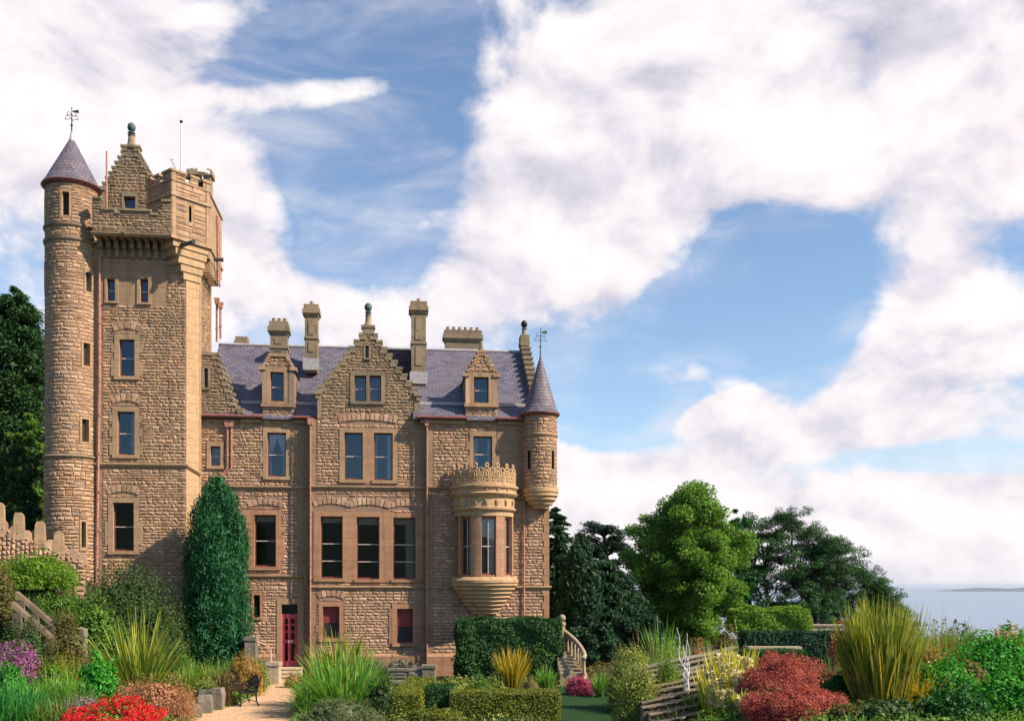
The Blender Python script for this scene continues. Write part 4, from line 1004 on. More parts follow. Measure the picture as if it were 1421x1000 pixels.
# flagpole, lightning rod, aerial
v_ = .6; u = U(251.5, v_); m = MB(); m.tube([(u, v_, ZD1 - .6), (u, v_, Z(252, 170, v_))], [.05, .03], 8); o = m.build('flagpole', 'white_paint', castle, 50)
m = MB(); m.ball((u, v_, Z(252, 169, v_)), .08); m.build('ball', 'iron', o, 50)
v_ = .4; m = MB(); u = U(148, v_); m.tube([(u, v_, ZTP0), (u, v_, Z(148, 210, v_))], [.06, .04], 8); m.build('lightning_rod', 'pipe_paint', castle, 50)
v_ = -.3; m = MB(); u = U(246, v_); z = Z(246, 240, v_); m.tube([(u, v_, z - .5), (u - .12, v_, z + .3), (u - .28, v_, z + .62)], .015, 5); m.tube([(u - .36, v_, z + .6), (u - .18, v_, z + .66)], .012, 5); m.build('aerial', 'iron', castle)
# round stair turret
rv = VT + .35; ru = U(99.5, rv); rr = 33.5 / F * (OY - 2)
zte, zs_ = Z(100, 264, rv), Z(100, 636, rv)
bnd = [Z(100, 322, rv), Z(100, 341, rv)]
m = MB(); mp = cyl(ru, rv, rr); L0, L1 = -rr * 2.6, rr * 2.6
def asl(x, y0, y1, wd=.2):
    s = max(-.98, min(.98, (x - 99.5) / 33.5)); a = math.asin(s) - R(9.5)
    return (a * rr - wd / 2, a * rr + wd / 2, Z(x, y1, rv), Z(x, y0, rv))
sls = [asl(107, 279, 311, .32), asl(130, 384, 410, .3), asl(128.5, 481, 512, .34), asl(127.5, 585, 616, .34), asl(69, 280, 320, .26), asl(68, 370, 405, .26), asl(68, 478, 512, .26), asl(126, 725, 760, .2)]
ivr = lambda a, b: [(L0, L1)]
backing(m, ivr, [-.3, zs_, zte], mp, sls, 1, cuts=[L0 + (L1 - L0) * i / 40 for i in range(1, 40)])
hr_ = [(a - .09, b + .09, c - .1, d + .1) for a, b, c, d in sls] + [(-99, 99, z - .09, z + .09) for z in bnd + [zs_]] + [(-.12 + R(42) * rr, .12 + R(42) * rr, Z(122, 678, rv), Z(122, 668, rv))]
masonry(m, ivr, 2, zs_, cyl(ru, rv, rr + .04), hr_, rnd, hr=(.14, .24), lr=(.22, .5), prj=.026)
masonry(m, ivr, zs_, zte - .1, mp, hr_, rnd, hr=(.14, .24), lr=(.22, .5), prj=.026)
for a, b, c, d in sls:
    f = lambda s, h, z: mp(s, z, h)
    for q in ((a - .09, a, c, d), (b, b + .09, c, d), (a - .09, b + .09, d, d + .1), (a - .09, b + .09, c - .1, c)): m.box(q[0], q[1], -.25, .04, q[2], q[3], 2, mp=f)
tt = m.build('turret', ['rubble', 'mortar', 'ashlar'], castle)
m = MB(); m.lathe([(rr - .22, 0), (rr - .22, zte)], ru, rv, 32, cap=False); m.build('inner_wall', 'interior', tt)
m = MB()
for z in bnd: m.lathe([(rr, z - .09), (rr + .09, z - .03), (rr + .1, z + .05), (rr, z + .09)], ru, rv, 48); m.build('string_course', 'ashlar_grey', tt, 40); m = MB()
z = zs_; m.lathe([(rr, z - .1), (rr + .15, z - .02), (rr + .12, z + .04), (rr, z + .1)], ru, rv, 48); m.build('string_course', 'ashlar_grey', tt, 40)
m = MB(); m.lathe([(rr - .02, zte - .06), (rr + .1, zte - .03), (rr + .16, zte + .03), (rr + .20, zte + .07), (rr + .17, zte + .12)], ru, rv, 48, cap=False); m.build('gutter', 'gutter_paint', tt, 40)
za = Z(102.5, 196, rv)
m = MB(); m.lathe([(rr + .19, zte + .1), (rr + .02, zte + .35)] + [((rr + .02) * (1 - t) + .14 * t, zte + .35 + (za - zte - .35) * t) for t in [i / 9 for i in range(1, 10)]], ru, rv, 48); m.build('turret_roof', 'slate_cone', tt, 40)
m = MB(); m.lathe([(.16, za - .1), (.03, za + .45), (.02, za + .6)], ru, rv, 12); m.build('roof_tip', 'lead', tt, 40)
vane(tt, ru, rv, za + .4, 1.15)
v_ = VT - .12; u = U(138, v_); ub = U(134, v_); pipe([(u, v_, Z(138, 356, v_)), (u, v_, Z(138, 520, v_)), (ub, v_, 4.6)], .06)
# red pipes and hopper on the back corner of the tower
for k, (x, y0, y1) in enumerate(((301, 418, 474), (306, 424, 470))):
    v_ = 3.0; u = U(x, v_); pipe([(u, v_, Z(x, y0, v_)), (u, v_, Z(x, y1, v_))], .06, heads=[(u, v_, Z(x, y0, v_))])
s1_, s2_ = 1.7, 2.1
for s in (s1_, s2_): b0 = rs_(s, ZD1 - .9, .08); pipe([b0, rs_(s + .25, ZTP0 + .4, .08), rs_(s + .25, ZTP0 - 1.2, .08)], .05, brackets=False)

# ---- oriel
ov = VR; ou = U(671.5, ov); orr = 1.46
yz = lambda y: Z(672, y, ov - 1.2)
o = MB()
zA, zB_, zC, zD, zE_, zF, zG_ = yz(853), yz(808), yz(800), yz(716), yz(690), yz(676), yz(648)
pr = [(.1, zA)]; k = 8
for i in range(k):
    t = (i + 1) / k; r = .45 + 1.2 * t ** .8; z0 = zA + (zB_ - zA) * i / k; z1 = zA + (zB_ - zA) * (i + 1) / k
    pr += [(r - .07, z0), (r, z0 + (z1 - z0) * .3), (r, z1 - .025)]
pr += [(1.70, zB_), (1.70, zB_ + .12), (1.52, zC)]
o.lathe(pr, ou, ov, 40, -92, 92, cap=False); op = o.build('oriel', 'ashlar_gold', castle, 35)
m = MB()
lz = zD + .02
m.lathe([(orr - .2, lz), (orr + .02, lz), (orr + .02, lz + .22), (orr + .14, lz + .30), (orr + .16, lz + .4), (orr + .06, lz + .44), (orr + .06, zE_ + .0), (orr + .18, zE_ + .08), (orr + .26, zE_ + .2), (orr + .16, zE_ + .27), (orr + .16, zF - .06), (orr + .26, zF + .0), (orr + .27, zF + .1), (orr + .1, zF + .16), (.02, zF + .17)], ou, ov, 40, -92, 92, cap=False)
for a in range(-80, 81, 20):                              # carved blocks on the frieze
    an = R(a); c = (ou + (orr + .1) * math.sin(an), ov - (orr + .1) * math.cos(an), (lz + .44 + zE_) / 2)
    f = lambda s, h, z: (c[0] + s * math.cos(an) + h * math.sin(an), c[1] + s * math.sin(an) - h * math.cos(an), c[2] + z)
    m.box(-.07, .07, -.1, .035, -.12, .12, mp=f); m.box(-.03, .03, 0, .06, -.05, .05, mp=f)
    m.box(-.04, .04, -.1, .11, (zE_ + .27 + zF) / 2 - c[2] - .05, (zE_ + .27 + zF) / 2 - c[2] + .05, mp=f)
m.build('cornice', 'ashlar_gold', op, 35)
was = [(-88, -64), (-56, -31), (-10, 19), (39, 66), (84, 92)]
m = MB(); edges = [-92] + [q for w_ in was for q in w_] + [92]
for a, b in zip(edges[::2], edges[1::2]):
    if b - a < 1: continue
    sg = max(2, int((b - a) / 4)); n_ = sg + 1; ring = []
    for z in (zC, lz):
        for r in (orr, orr - .28):
            ring += [(ou + r * math.sin(R(a + (b - a) * i / sg)), ov - r * math.cos(R(a + (b - a) * i / sg)), z) for i in range(n_)]
    F_ = []
    for i in range(sg): F_ += [(i, i + 1, 2 * n_ + i + 1, 2 * n_ + i), (n_ + i + 1, n_ + i, 3 * n_ + i, 3 * n_ + i + 1)]
    F_ += [(0, 2 * n_, 3 * n_, n_), (n_ - 1, 2 * n_ - 1, 4 * n_ - 1, 3 * n_ - 1)]
    m.add(ring, F_)
m.build('pier', 'ashlar_pink', op, 35)
for a, b in was[1:4]:
    am = R((a + b) / 2); hwd = orr * math.sin(R((b - a) / 2)); rd = orr * math.cos(R((b - a) / 2)) - .14
    f = lambda s, h, z: (ou + (rd - h) * math.sin(am) + s * math.cos(am), ov - (rd - h) * math.cos(am) + s * math.sin(am), z)
    m = MB(); m.box(-hwd, hwd, -.1, .2, zC - .02, zC + .1, mp=f); m.box(-hwd, hwd, -.02, .1, lz - .09, lz + .001, mp=f); wo_ = m.build('oriel_window', 'ashlar_pink', castle)
    sash(wo_, -hwd, hwd, zC + .1, lz - .09, .02, 1, mp=f)
    q = MB(); q.box(-.015, .015, .01, .06, zC + .15, lz - .12, mp=f); q.build('glazing_bar', 'bar_paint', wo_)
    for s, fr2 in (((-1, .2), (1, .42)) if a < 30 else ((-1, .5), (1, .5))):
        q = MB(); vs = []; cols = 14; wv = 2 * hwd * fr2
        for j in range(2):
            for i in range(cols + 1): vs.append(f(s * (hwd - .05 - wv * i / cols), .16 + .03 * math.sin(i * 2.2), lz - .1 if j == 0 else zC + .1))
        q.add(vs, [(i, i + 1, cols + 2 + i, cols + 1 + i) for i in range(cols)]); q.build('curtain', 'curtain' if s > 0 or a > 30 else 'curtain_gold', wo_, 60)
# carved openwork crest
m = MB(); zk = zF + .16; rc = orr + .1
def arcp(a, z): return (ou + rc * math.sin(a), ov - rc * math.cos(a), z)
def ringt(ac, zc, ra, rz, t0=0, t1=6.2832, n=14, th=.035, grow=0):
    pts = []
    for i in range(n + 1):
        t = t0 + (t1 - t0) * i / n; k = 1 - grow * i / n
        pts.append(arcp(ac + ra * k * math.cos(t) / rc, zc + rz * k * math.sin(t)))
    m.tube(pts, th, 5)
m.tube([arcp(R(a), zk + .03) for a in range(-90, 91, 6)], .06, 6)
for a in range(-80, 81, 20):
    c = R(a)
    ringt(c, zk + .48, .17, .30, th=.045); ringt(c, zk + .48, .06, .15, th=.06); ringt(c, zk + .88, .07, .09, th=.05)
    for s in (-1, 1):
        ringt(c + s * .32 / rc, zk + .26, .17, .19, -1.57, -1.57 + s * 5.6, 14, .045, .45)
        ringt(c + s * .27 / rc, zk + .60, .14, .16, 1.57, 1.57 - s * 5.2, 12, .042, .5)
        ringt(c + s * .14 / rc, zk + .12, .07, .09, th=.04)
m.build('openwork_crest', 'ashlar_gold', op, 60)
# ------------------------------------------------------------------ ground, sea, far land
def S(t): t = max(0.0, min(1.0, t)); return t * t * (3 - 2 * t)
def hgt(x, y):
    z = 5.2 * S((-15.6 - x) / 5.2) * S((y - 35) / 9)
    z += 1.7 * S((x - 3.4) / 2.4) * (1 - S((y - 23) / 11)) * S((y + 6) / 20)
    if y < -8: z += .13 * (-8 - y) * S((-8 - y) / 30)
    if y > 84: z -= .32 * (y - 84) * S((y - 84) / 20)
    if x > 60: z -= .25 * (x - 60) * S((x - 60) / 20)
    return max(-104.0, min(z, 70))
def sheet(xs, ys, dz, name, mat, keep=None):
    vs = [(x, y, hgt(x, y) + dz) for y in ys for x in xs]; n = len(xs); fs = []
    for j in range(len(ys) - 1):
        for i in range(n - 1):
            if keep is None or keep((xs[i] + xs[i + 1]) / 2, (ys[j] + ys[j + 1]) / 2): fs.append((j * n + i, j * n + i + 1, (j + 1) * n + i + 1, (j + 1) * n + i))
    me = bpy.data.meshes.new(name); me.from_pydata(vs, [], fs); me.materials.append(MATS[mat]); me.shade_smooth()
    o = bpy.data.objects.new(name, me); C.objects.link(o); o['kind'] = 'structure'; return o
far = [100, 130, 170, 220, 300, 420, 600, 900, 1400, 2200, 4000, 9000, 20000, 60000]
xs = [-q for q in far[::-1]] + [x * 1.0 for x in range(-70, 71)] + far
ys = [-q for q in far[::-1]] + [float(y) for y in range(-60, 96)] + [100, 105, 110, 118] + far[1:]
sheet(xs, ys, 0, 'ground', 'ground_mat')
m = MB(); q = 70000; m.quad((-q, -q, -100), (q, -q, -100), (q, q, -100), (-q, q, -100)); o = m.build('sea', 'sea_water'); o['kind'] = 'structure'
rs = np.random.default_rng(3)
vs = []; fs = []; n = 60
for j in range(6):
    for i in range(n + 1):
        x = 8900 + i * 120; prof = S(i / 7) * (95 + 38 * math.sin(i * .31) + 22 * math.sin(i * .83 + 1) + 10 * math.sin(i * 2.1)) * (.55 if i < 14 else 1) * math.sin(math.pi * j / 5) ** .7
        vs.append((x, 20000 + j * 500 + 120 * math.sin(i * .5), -101 + prof))
for j in range(5):
    for i in range(n): fs.append((j * (n + 1) + i, j * (n + 1) + i + 1, (j + 1) * (n + 1) + i + 1, (j + 1) * (n + 1) + i))
me = bpy.data.meshes.new('headland'); me.from_pydata(vs, [], fs); me.materials.append(MATS['headland_mat']); me.shade_smooth(); o = bpy.data.objects.new('headland', me); C.objects.link(o); o['kind'] = 'structure'

def X_(px, d): return (px - 710.5) / F * d
def spot(px, d): x = X_(px, d); return x, d, hgt(x, d)
# gravel path to the door
pl = [(262, 1003), (275, 990), (300, 984), (330, 976), (352, 965), (368, 955), (380, 946), (379, 938)]; pr_ = [(409, 1003), (411, 985), (411, 965), (411, 950), (411, 938)]
def gp(px, py): d = CZ * F / (py - HZ); return (X_(px, d), d)
ol = [gp(*q) for q in pl]; orr_ = [gp(*q) for q in pr_]
poly = [(-10.9, 28)] + ol + orr_[::-1] + [(-6.3, 28)]
m = MB(); m.add([(x, y, .012) for x, y in poly], [tuple(range(len(poly)))]); o = m.build('path', 'path_sand'); o['kind'] = 'structure'
# lawn in front of the hedge
lx = [i * .5 for i in range(-14, 18)]; ly = [24 + i * .5 for i in range(0, 44)]
sheet(lx, ly, .02, 'lawn', 'lawn_mat', lambda x, y: 1.0 < x < 5.4 - (y - 30) * .05 and y < 44)
LAWN_X = (1.0, 5.0)

# ------------------------------------------------------------------ plants: leaf and blade meshes
def np_mesh(name, V, nper, mat, extra=None):
    """V: (n, nper, 3) polygons -> mesh"""
    n = len(V); me = bpy.data.meshes.new(name)
    me.vertices.add(n * nper); me.vertices.foreach_set('co', V.reshape(-1).astype(np.float32))
    me.loops.add(n * nper); me.loops.foreach_set('vertex_index', np.arange(n * nper, dtype=np.int32))
    me.polygons.add(n); me.polygons.foreach_set('loop_start', np.arange(0, n * nper, nper, dtype=np.int32))
    me.update(calc_edges=True); me.validate()
    for q in (mat if isinstance(mat, (list, tuple)) else [mat]): me.materials.append(MATS[q])
    return me
def unit(a): return a / np.maximum(1e-9, np.linalg.norm(a, axis=-1, keepdims=True))
def leaf_quads(rg, pos, nrm, L, ratio, longdir=None, jit=.35):
    n = len(pos); nrm = unit(nrm)
    r = rg.normal(size=(n, 3)) if longdir is None else longdir + rg.normal(size=(n, 3)) * .35
    d = unit(r - nrm * np.sum(r * nrm, 1, keepdims=True)); s = np.cross(nrm, d)
    l = (L * (1 + jit * rg.uniform(-1, 1, (n, 1)))); w = l * ratio
    fold = nrm * l * .12
    return np.stack([pos - d * l / 2, pos + s * w / 2 + fold - d * l * .05, pos + d * l / 2, pos - s * w / 2 + fold - d * l * .05], 1)
def blob_leaves(rg, blobs, n, L, ratio=.5, out=1.0, up=.3, rnd_=.6, shell=.5, longdir=None, drop=None):
    c = np.array([b[0] for b in blobs], float); r = np.array([b[1] if not np.isscalar(b[1]) else (b[1],) * 3 for b in blobs], float)
    wt = (r[:, 0] * r[:, 1] + r[:, 0] * r[:, 2] + r[:, 1] * r[:, 2]); wt = wt / wt.sum()
    k = rg.choice(len(c), n, p=wt); d = unit(rg.normal(size=(n, 3)))
    rho = shell + (1.06 - shell) * rg.uniform(0, 1, (n, 1)) ** .7
    pos = c[k] + d * r[k] * rho
    nrm = unit(d / r[k]) * out + rg.normal(size=(n, 3)) * rnd_ + np.array([0, 0, up])
    if drop is not None:
        ok = ~drop(pos); pos, nrm = pos[ok], nrm[ok]
    return leaf_quads(rg, pos, nrm, L, ratio, longdir)
def blade_quads(rg, n, L, w_, spread, droop=.35, base=.25, seg=6, lj=.3, bz=0.0, cent=None, stiff=1.4, sy=1.0):
    """strap leaves fanning out of a crown: (n*seg, 4, 3)"""
    az = rg.uniform(0, 2 * np.pi, n); th = spread * rg.uniform(0, 1, n) ** .7; l = L * (1 - lj * rg.uniform(0, 1, n)) * (1 - .22 * (th / max(spread, 1e-3)))
    dr = droop * rg.uniform(.1, 1, n) * (.3 + th / max(spread, 1e-3))
    b = np.stack([np.cos(az), np.sin(az) * sy, np.zeros(n)], 1); rad = base * np.sqrt(rg.uniform(0, 1, n))
    p0 = b * rad[:, None] + np.array([0, 0, bz])
    if cent is not None: p0 = p0 + cent
    bend = rg.normal(size=n) * .085 * l; bdir = np.stack([-np.sin(az), np.cos(az), np.zeros(n)], 1)
    tw = rg.uniform(-.9, .9, n); tan = np.stack([-np.sin(az), np.cos(az), np.zeros(n)], 1); sd_ = unit(tan * np.cos(tw)[:, None] + b * np.sin(tw)[:, None])
    pts = []
    for i in range(seg + 1):
        t = i / seg
        hor = (np.sin(th) * t + dr * t ** 2.2 * .55) * l; z = (np.cos(th) * t - dr * t ** 2.8 * stiff * .5) * l
        c = p0 + b * hor[:, None] + np.array([0, 0, 1]) * z[:, None] + bdir * (bend * t ** 2)[:, None]
        ww = w_ * (.75 + .5 * t - 1.2 * max(0, t - .45) ** 1.5 * 1.9) * (1 if i < seg else .12)
        pts.append((c - sd_ * max(ww, .004) / 2, c + sd_ * max(ww, .004) / 2))
    return pts
def blade_mesh(name, parts, mat):
    """each blade one connected strip"""
    V = []; Fc = []; b = 0
    for pts in parts:
        sg = len(pts); n = len(pts[0][0])
        A = np.stack([np.stack(q, 1) for q in pts], 1).reshape(n, sg * 2, 3)
        V.append(A.reshape(-1, 3))
        idx = (np.arange(n) * sg * 2)[:, None, None] + (np.arange(sg - 1) * 2)[None, :, None] + np.array([0, 1, 3, 2])[None, None, :] + b
        Fc.append(idx.reshape(-1, 4)); b += n * sg * 2
    V = np.concatenate(V); Fc = np.concatenate(Fc); n = len(Fc)
    me = bpy.data.meshes.new(name); me.vertices.add(len(V)); me.vertices.foreach_set('co', V.reshape(-1).astype(np.float32))
    me.loops.add(n * 4); me.loops.foreach_set('vertex_index', Fc.reshape(-1).astype(np.int32)); me.polygons.add(n); me.polygons.foreach_set('loop_start', np.arange(0, n * 4, 4, dtype=np.int32))
    me.update(calc_edges=True); me.materials.append(MATS[mat]); me.shade_smooth(); return me
def link(me, name, loc=(0, 0, 0), parent=None):
    o = bpy.data.objects.new(name, me); C.objects.link(o); o.location = loc
    if parent: o.parent = parent; o.location = (0, 0, 0)
    return o
def geo(px, d, wpx, top):
    x, y, z = spot(px, d); return (x, y, z - .03), wpx * d / F, max(.2, CZ + (HZ - top) * d / F - z)
SEED = [10]
def rgen(): SEED[0] += 1; return np.random.default_rng(SEED[0])

def lumps(rg, W, H, D, n, ls, low=.0):
    out = []
    for i in range(n):
        d = rg.normal(size=3); d[2] = abs(d[2]) * .9 + low; d /= np.linalg.norm(d); k = rg.uniform(.62, 1.02)
        r = ls * rg.uniform(.45, 1.4)
        c = np.array([d[0] * (W / 2 - r * .6) * k, d[1] * (D / 2 - r * .6) * k, max(r * .3, d[2] * (H - r) * k)]); out.append((c, (r, r, r * .9)))
    for i in range(n // 2):                     # skirt to the ground
        a = rg.uniform(0, 6.28); r = ls * rg.uniform(.7, 1.2); k = rg.uniform(.8, 1.0)
        out.append((np.array([math.cos(a) * (W / 2 - r * .7) * k, math.sin(a) * (D / 2 - r * .7) * k, rg.uniform(.1, .45) * H]), (r, r, r)))
    return out
def shrub(name, label, cat, px, d, wpx, top, mat, n=6000, leaf=.09, ratio=.55, nl=34, ls=None, dep=.8, up=.35, core=True, group=None, bloom=None, longdir=None, out=.9):
    loc, W, H = geo(px, d, wpx, top); rg = rgen(); D = W * dep
    ls = ls or min(W, H) * .26
    bl = lumps(rg, W, H, D, nl, ls)
    V = blob_leaves(rg, bl, n, leaf, ratio, out, up, longdir=None if longdir is None else np.array(longdir), shell=.45)
    if core:
        cb = [(np.array([0, 0, H * .36]), (W * .30, D * .30, H * .34))]
        V = np.concatenate([V, blob_leaves(rg, cb, n // 5, leaf * 1.8, .8, 1, .2, .5, .5)])
    ns = int(18 + 10 * W); dd = unit(rg.normal(size=(ns, 3)) * np.array([1, 1, .6]) + np.array([0, 0, .55])); dd[:, 2] = np.abs(dd[:, 2])      # stray shoots
    st = dd * np.array([W * .43, D * .43, H * .88]); ln = rg.uniform(.05, .16, ns) * min(1.6, H + .3); m_ = 9
    tt_ = np.linspace(0, 1, m_)[None, :, None]; gd = unit(dd + np.array([0, 0, .8]) + rg.normal(size=(ns, 3)) * .3)
    sp = (st[:, None] + gd[:, None] * ln[:, None, None] * tt_ + rg.normal(size=(ns, m_, 3)) * leaf * .3).reshape(-1, 3)
    V = np.concatenate([V, leaf_quads(rg, sp, rg.normal(size=sp.shape) + np.array([0, 0, .4]), leaf, ratio)])
    V[:, :, 2] = np.maximum(V[:, :, 2], 0)
    o = link(np_mesh(name, V, 4, mat), name, loc); tag(o, label, cat, group)
    if bloom:
        bm, bn, bs = bloom
        Q = blob_leaves(rg, bl, bn, bs, .8, 1, .8, .5, .92); Q = Q[Q[:, 0, 2] > H * .35]
        link(np_mesh('blossom', Q, 4, bm), 'blossom', parent=o)
    return o
def tuft(name, label, cat, px, d, wpx, top, mat, n=140, bw=.05, spread=None, droop=.35, mats2=None, base=None, group=None, sy=1.0, stiff=1.4, lj=.3):
    loc, W, H = geo(px, d, wpx, top); rg = rgen()
    spread = spread if spread is not None else min(1.15, math.atan(W / 2 / H) * 1.15)
    b = base if base is not None else W * .12
    me = blade_mesh(name, [blade_quads(rg, n, H * 1.07, bw, spread, droop, b, lj=lj, sy=sy, stiff=stiff)], mat)
    o = link(me, name, loc); tag(o, label, cat, group)
    link(blade_mesh('dead_blades', [blade_quads(rg, max(8, n // 9), H * .85, bw * .8, min(1.4, spread * 1.6), droop * 2.6 + .2, b, lj=.55, sy=sy)], 'blade_dead'), 'dead_blades', parent=o)
    if mats2: link(blade_mesh('blades', [blade_quads(rg, mats2[1], H * .8, bw, spread * 1.2, droop * 1.4, b, lj=.5, sy=sy)], mats2[0]), 'outer_blades', parent=o)
    return o
def grassbed(name, label, cat, px, d, wpx, top, mat, n=500, bw=.03, hb=.6, dep=1.2, lean=.35, droop=.4, group=None, mat2=None):
    """a drift of many short blades over a patch of ground"""
    loc, W, H = geo(px, d, wpx, top); rg = rgen(); k = max(6, n // 14); parts = []; parts2 = []
    for i in range(k):
        a = rg.uniform(0, 6.28); r = math.sqrt(rg.uniform(0, 1)); cx_, cy__ = math.cos(a) * r * W / 2 * .92, math.sin(a) * r * dep / 2
        hh = H * rg.uniform(.72, 1.04) * (1 - .3 * r * r)
        (parts2 if mat2 and rg.random() < .4 else parts).append(blade_quads(rg, 14, hh, bw, lean, droop, .09, 4, .45, cent=np.array([cx_, cy__, hgt(loc[0] + cx_, loc[1] + cy__) - loc[2] - .03])))
    o = link(blade_mesh(name, parts, mat), name, loc); tag(o, label, cat, group)
    if parts2: link(blade_mesh('seed_heads', parts2, mat2), 'seed_heads', parent=o)
    return o
def hedge(name, label, cat, x0, x1, y0, y1, z1, mat, n=9000, leaf=.06, z0=None, rag=.03, group=None, rz=0.0):
    """clipped block of foliage, its faces a little uneven"""
    rg = rgen(); cx_, cy__ = (x0 + x1) / 2, (y0 + y1) / 2; zb = hgt(cx_, cy__) - .05 if z0 is None else z0
    w_, d_, h_ = x1 - x0, y1 - y0, z1 - zb
    A = np.array([w_ * d_, w_ * h_, w_ * h_, d_ * h_, d_ * h_]); f = rg.choice(5, n, p=A / A.sum()); a, b = rg.uniform(-.5, .5, n), rg.uniform(0, 1, n)
    pos = np.zeros((n, 3)); nr = np.zeros((n, 3))
    for i, (fx, nx) in enumerate((((a * w_, (b - .5) * d_, h_), (0, 0, 1)), ((a * w_, -d_ / 2, b * h_), (0, -1, 0)), ((a * w_, d_ / 2, b * h_), (0, 1, 0)), ((-w_ / 2, a * d_, b * h_), (-1, 0, 0)), ((w_ / 2, a * d_, b * h_), (1, 0, 0)))):
        k = f == i
        for j in range(3): q = fx[j]; pos[k, j] = q[k] if isinstance(q, np.ndarray) else q
        nr[k] = nx
    lump = (np.sin(pos[:, 0] * 2.3 + 1) * np.sin(pos[:, 1] * 2.9) + np.sin(pos[:, 2] * 4 + pos[:, 0] * 3)) * rag * .7
    pos += nr * (lump - rg.exponential(rag * 1.6, n) + rag)[:, None]
    V = leaf_quads(rg, pos, nr * .9 + rg.normal(size=(n, 3)) * .45 + np.array([0, 0, .15]), leaf, .6)
    m = MB(); e = .07; m.box(-w_ / 2 + e, w_ / 2 - e, -d_ / 2 + e, d_ / 2 - e, 0, h_ - e)
    bv_ = np.array(m.v)[np.array(m.f)]; V = np.concatenate([V, bv_])
    o = link(np_mesh(name, V, 4, mat), name, (cx_, cy__, zb)); o.rotation_euler.z = rz; tag(o, label, cat, group); return o

def limb(m, a, b, r0, r1, rg, seg=6, wob=.06):
    a, b = np.array(a, float), np.array(b, float); L = np.linalg.norm(b - a); n = 6
    pts = [a + (b - a) * i / n + (rg.normal(size=3) * wob * L * math.sin(math.pi * i / n) if 0 < i < n else 0) + np.array([0, 0, .08 * L * math.sin(math.pi * i / n)]) for i in range(n + 1)]
    m.tube(pts, [r0 + (r1 - r0) * i / n for i in range(n + 1)], seg); return pts
def broadleaf(name, label, px, d, wpx, top, mat, n=40000, leaf=.2, base_frac=.12, nclump=120, bark='bark', cat='tree', dep=.9, group=None, crown_z=.5, kk=11.0):
    loc, W, H = geo(px, d, wpx, top); rg = rgen(); root = empty(name, loc); tag(root, label, cat, group)
    D = W * dep; c0 = np.array([0, 0, H * (base_frac + (1 - base_frac) * crown_z)]); rz = H * (1 - base_frac) * .5
    tr = MB(); fork = np.array([0, 0, H * .28]); limb(tr, (0, 0, -.3), fork, W * .035, W * .026, rg, 10, .02)
    bl = []; k = W / kk
    for i in range(nclump):
        v = unit(rg.normal(size=3)); q = rg.uniform(.25, 1) ** .5
        shape = 1 + .16 * math.sin(v[0] * 5 + 1) + .12 * math.sin(v[2] * 6 + v[1] * 4)
        r = rg.uniform(.55, 1.25) * k
        c = c0 + v * np.array([max(.1, W / 2 - r * .75), max(.1, D / 2 - r * .75), max(.1, rz - r * .6)]) * q * min(1.04, shape)
        bl.append((c, (r, r, r * .75)))
        if i % 4 == 0: limb(tr, fork + rg.normal(size=3) * .1, c, W * .012, W * .003, rg)
    V = blob_leaves(rg, [(q, tuple(1.22 * e for e in r_)) for q, r_ in bl], n, leaf, .55, .5, .5, .75, .08)
    link(np_mesh('crown', V, 4, mat), 'crown', parent=root); tr.build('trunk', bark, root, 60); return root
def conifer(name, label, px, d, wpx, top, mat, n=26000, leaf=.3, layers=26, shape=.9, cat='tree', drop_=-.25, dens=9, flat=.35, rad0=.12, group=None, topw=.06, bottom=.04):
    """whorls of boughs carrying flat sprays"""
    loc, W, H = geo(px, d, wpx, top); rg = rgen(); root = empty(name, loc); tag(root, label, cat, group)
    tr = MB(); limb(tr, (0, 0, -.3), (0, 0, H * .97), W * .04 + .1, .03, rg, 8, .006); bl = []
    for i in range(layers):
        t = i / (layers - 1); z = H * (bottom + (.985 - bottom) * t); rr_ = W / 2 * ((1 - t) ** shape * (1 - topw) + topw)
        for j in range(max(3, int(dens * (.35 + rr_ / (W / 2))))):
            a = rg.uniform(0, 6.28); r = rr_ * rg.uniform(.72, 1.12); tip = np.array([math.cos(a) * r, math.sin(a) * r, z + drop_ * r + rg.normal() * .12])
            if rr_ > .5 and rg.random() < .5: limb(tr, (0, 0, z), tip * np.array([.9, .9, 1]), .05, .015, rg, 5, .02)
            for q in (.95, .68, .4): bl.append((np.array([tip[0] * q, tip[1] * q, z + (tip[2] - z) * q]), (rr_ * .24 + .16, rr_ * .24 + .16, (rr_ * .24 + .16) * flat)))
    c = np.array([b[0] for b in bl]); r = np.array([b[1] for b in bl]); k = rg.integers(0, len(c), n); dd = unit(rg.normal(size=(n, 3)))
    pos = c[k] + dd * r[k] * rg.uniform(.3, 1.1, (n, 1)); radial = unit(pos * np.array([1, 1, 0]) + 1e-6)
    V = leaf_quads(rg, pos, np.array([0, 0, 1.0]) + rg.normal(size=(n, 3)) * .45 + radial * .35, leaf, .3, radial * 1.0 + np.array([0, 0, drop_ * .8]))
    link(np_mesh('crown', V, 4, mat), 'crown', parent=root); tr.build('trunk', 'bark', root, 60); return root
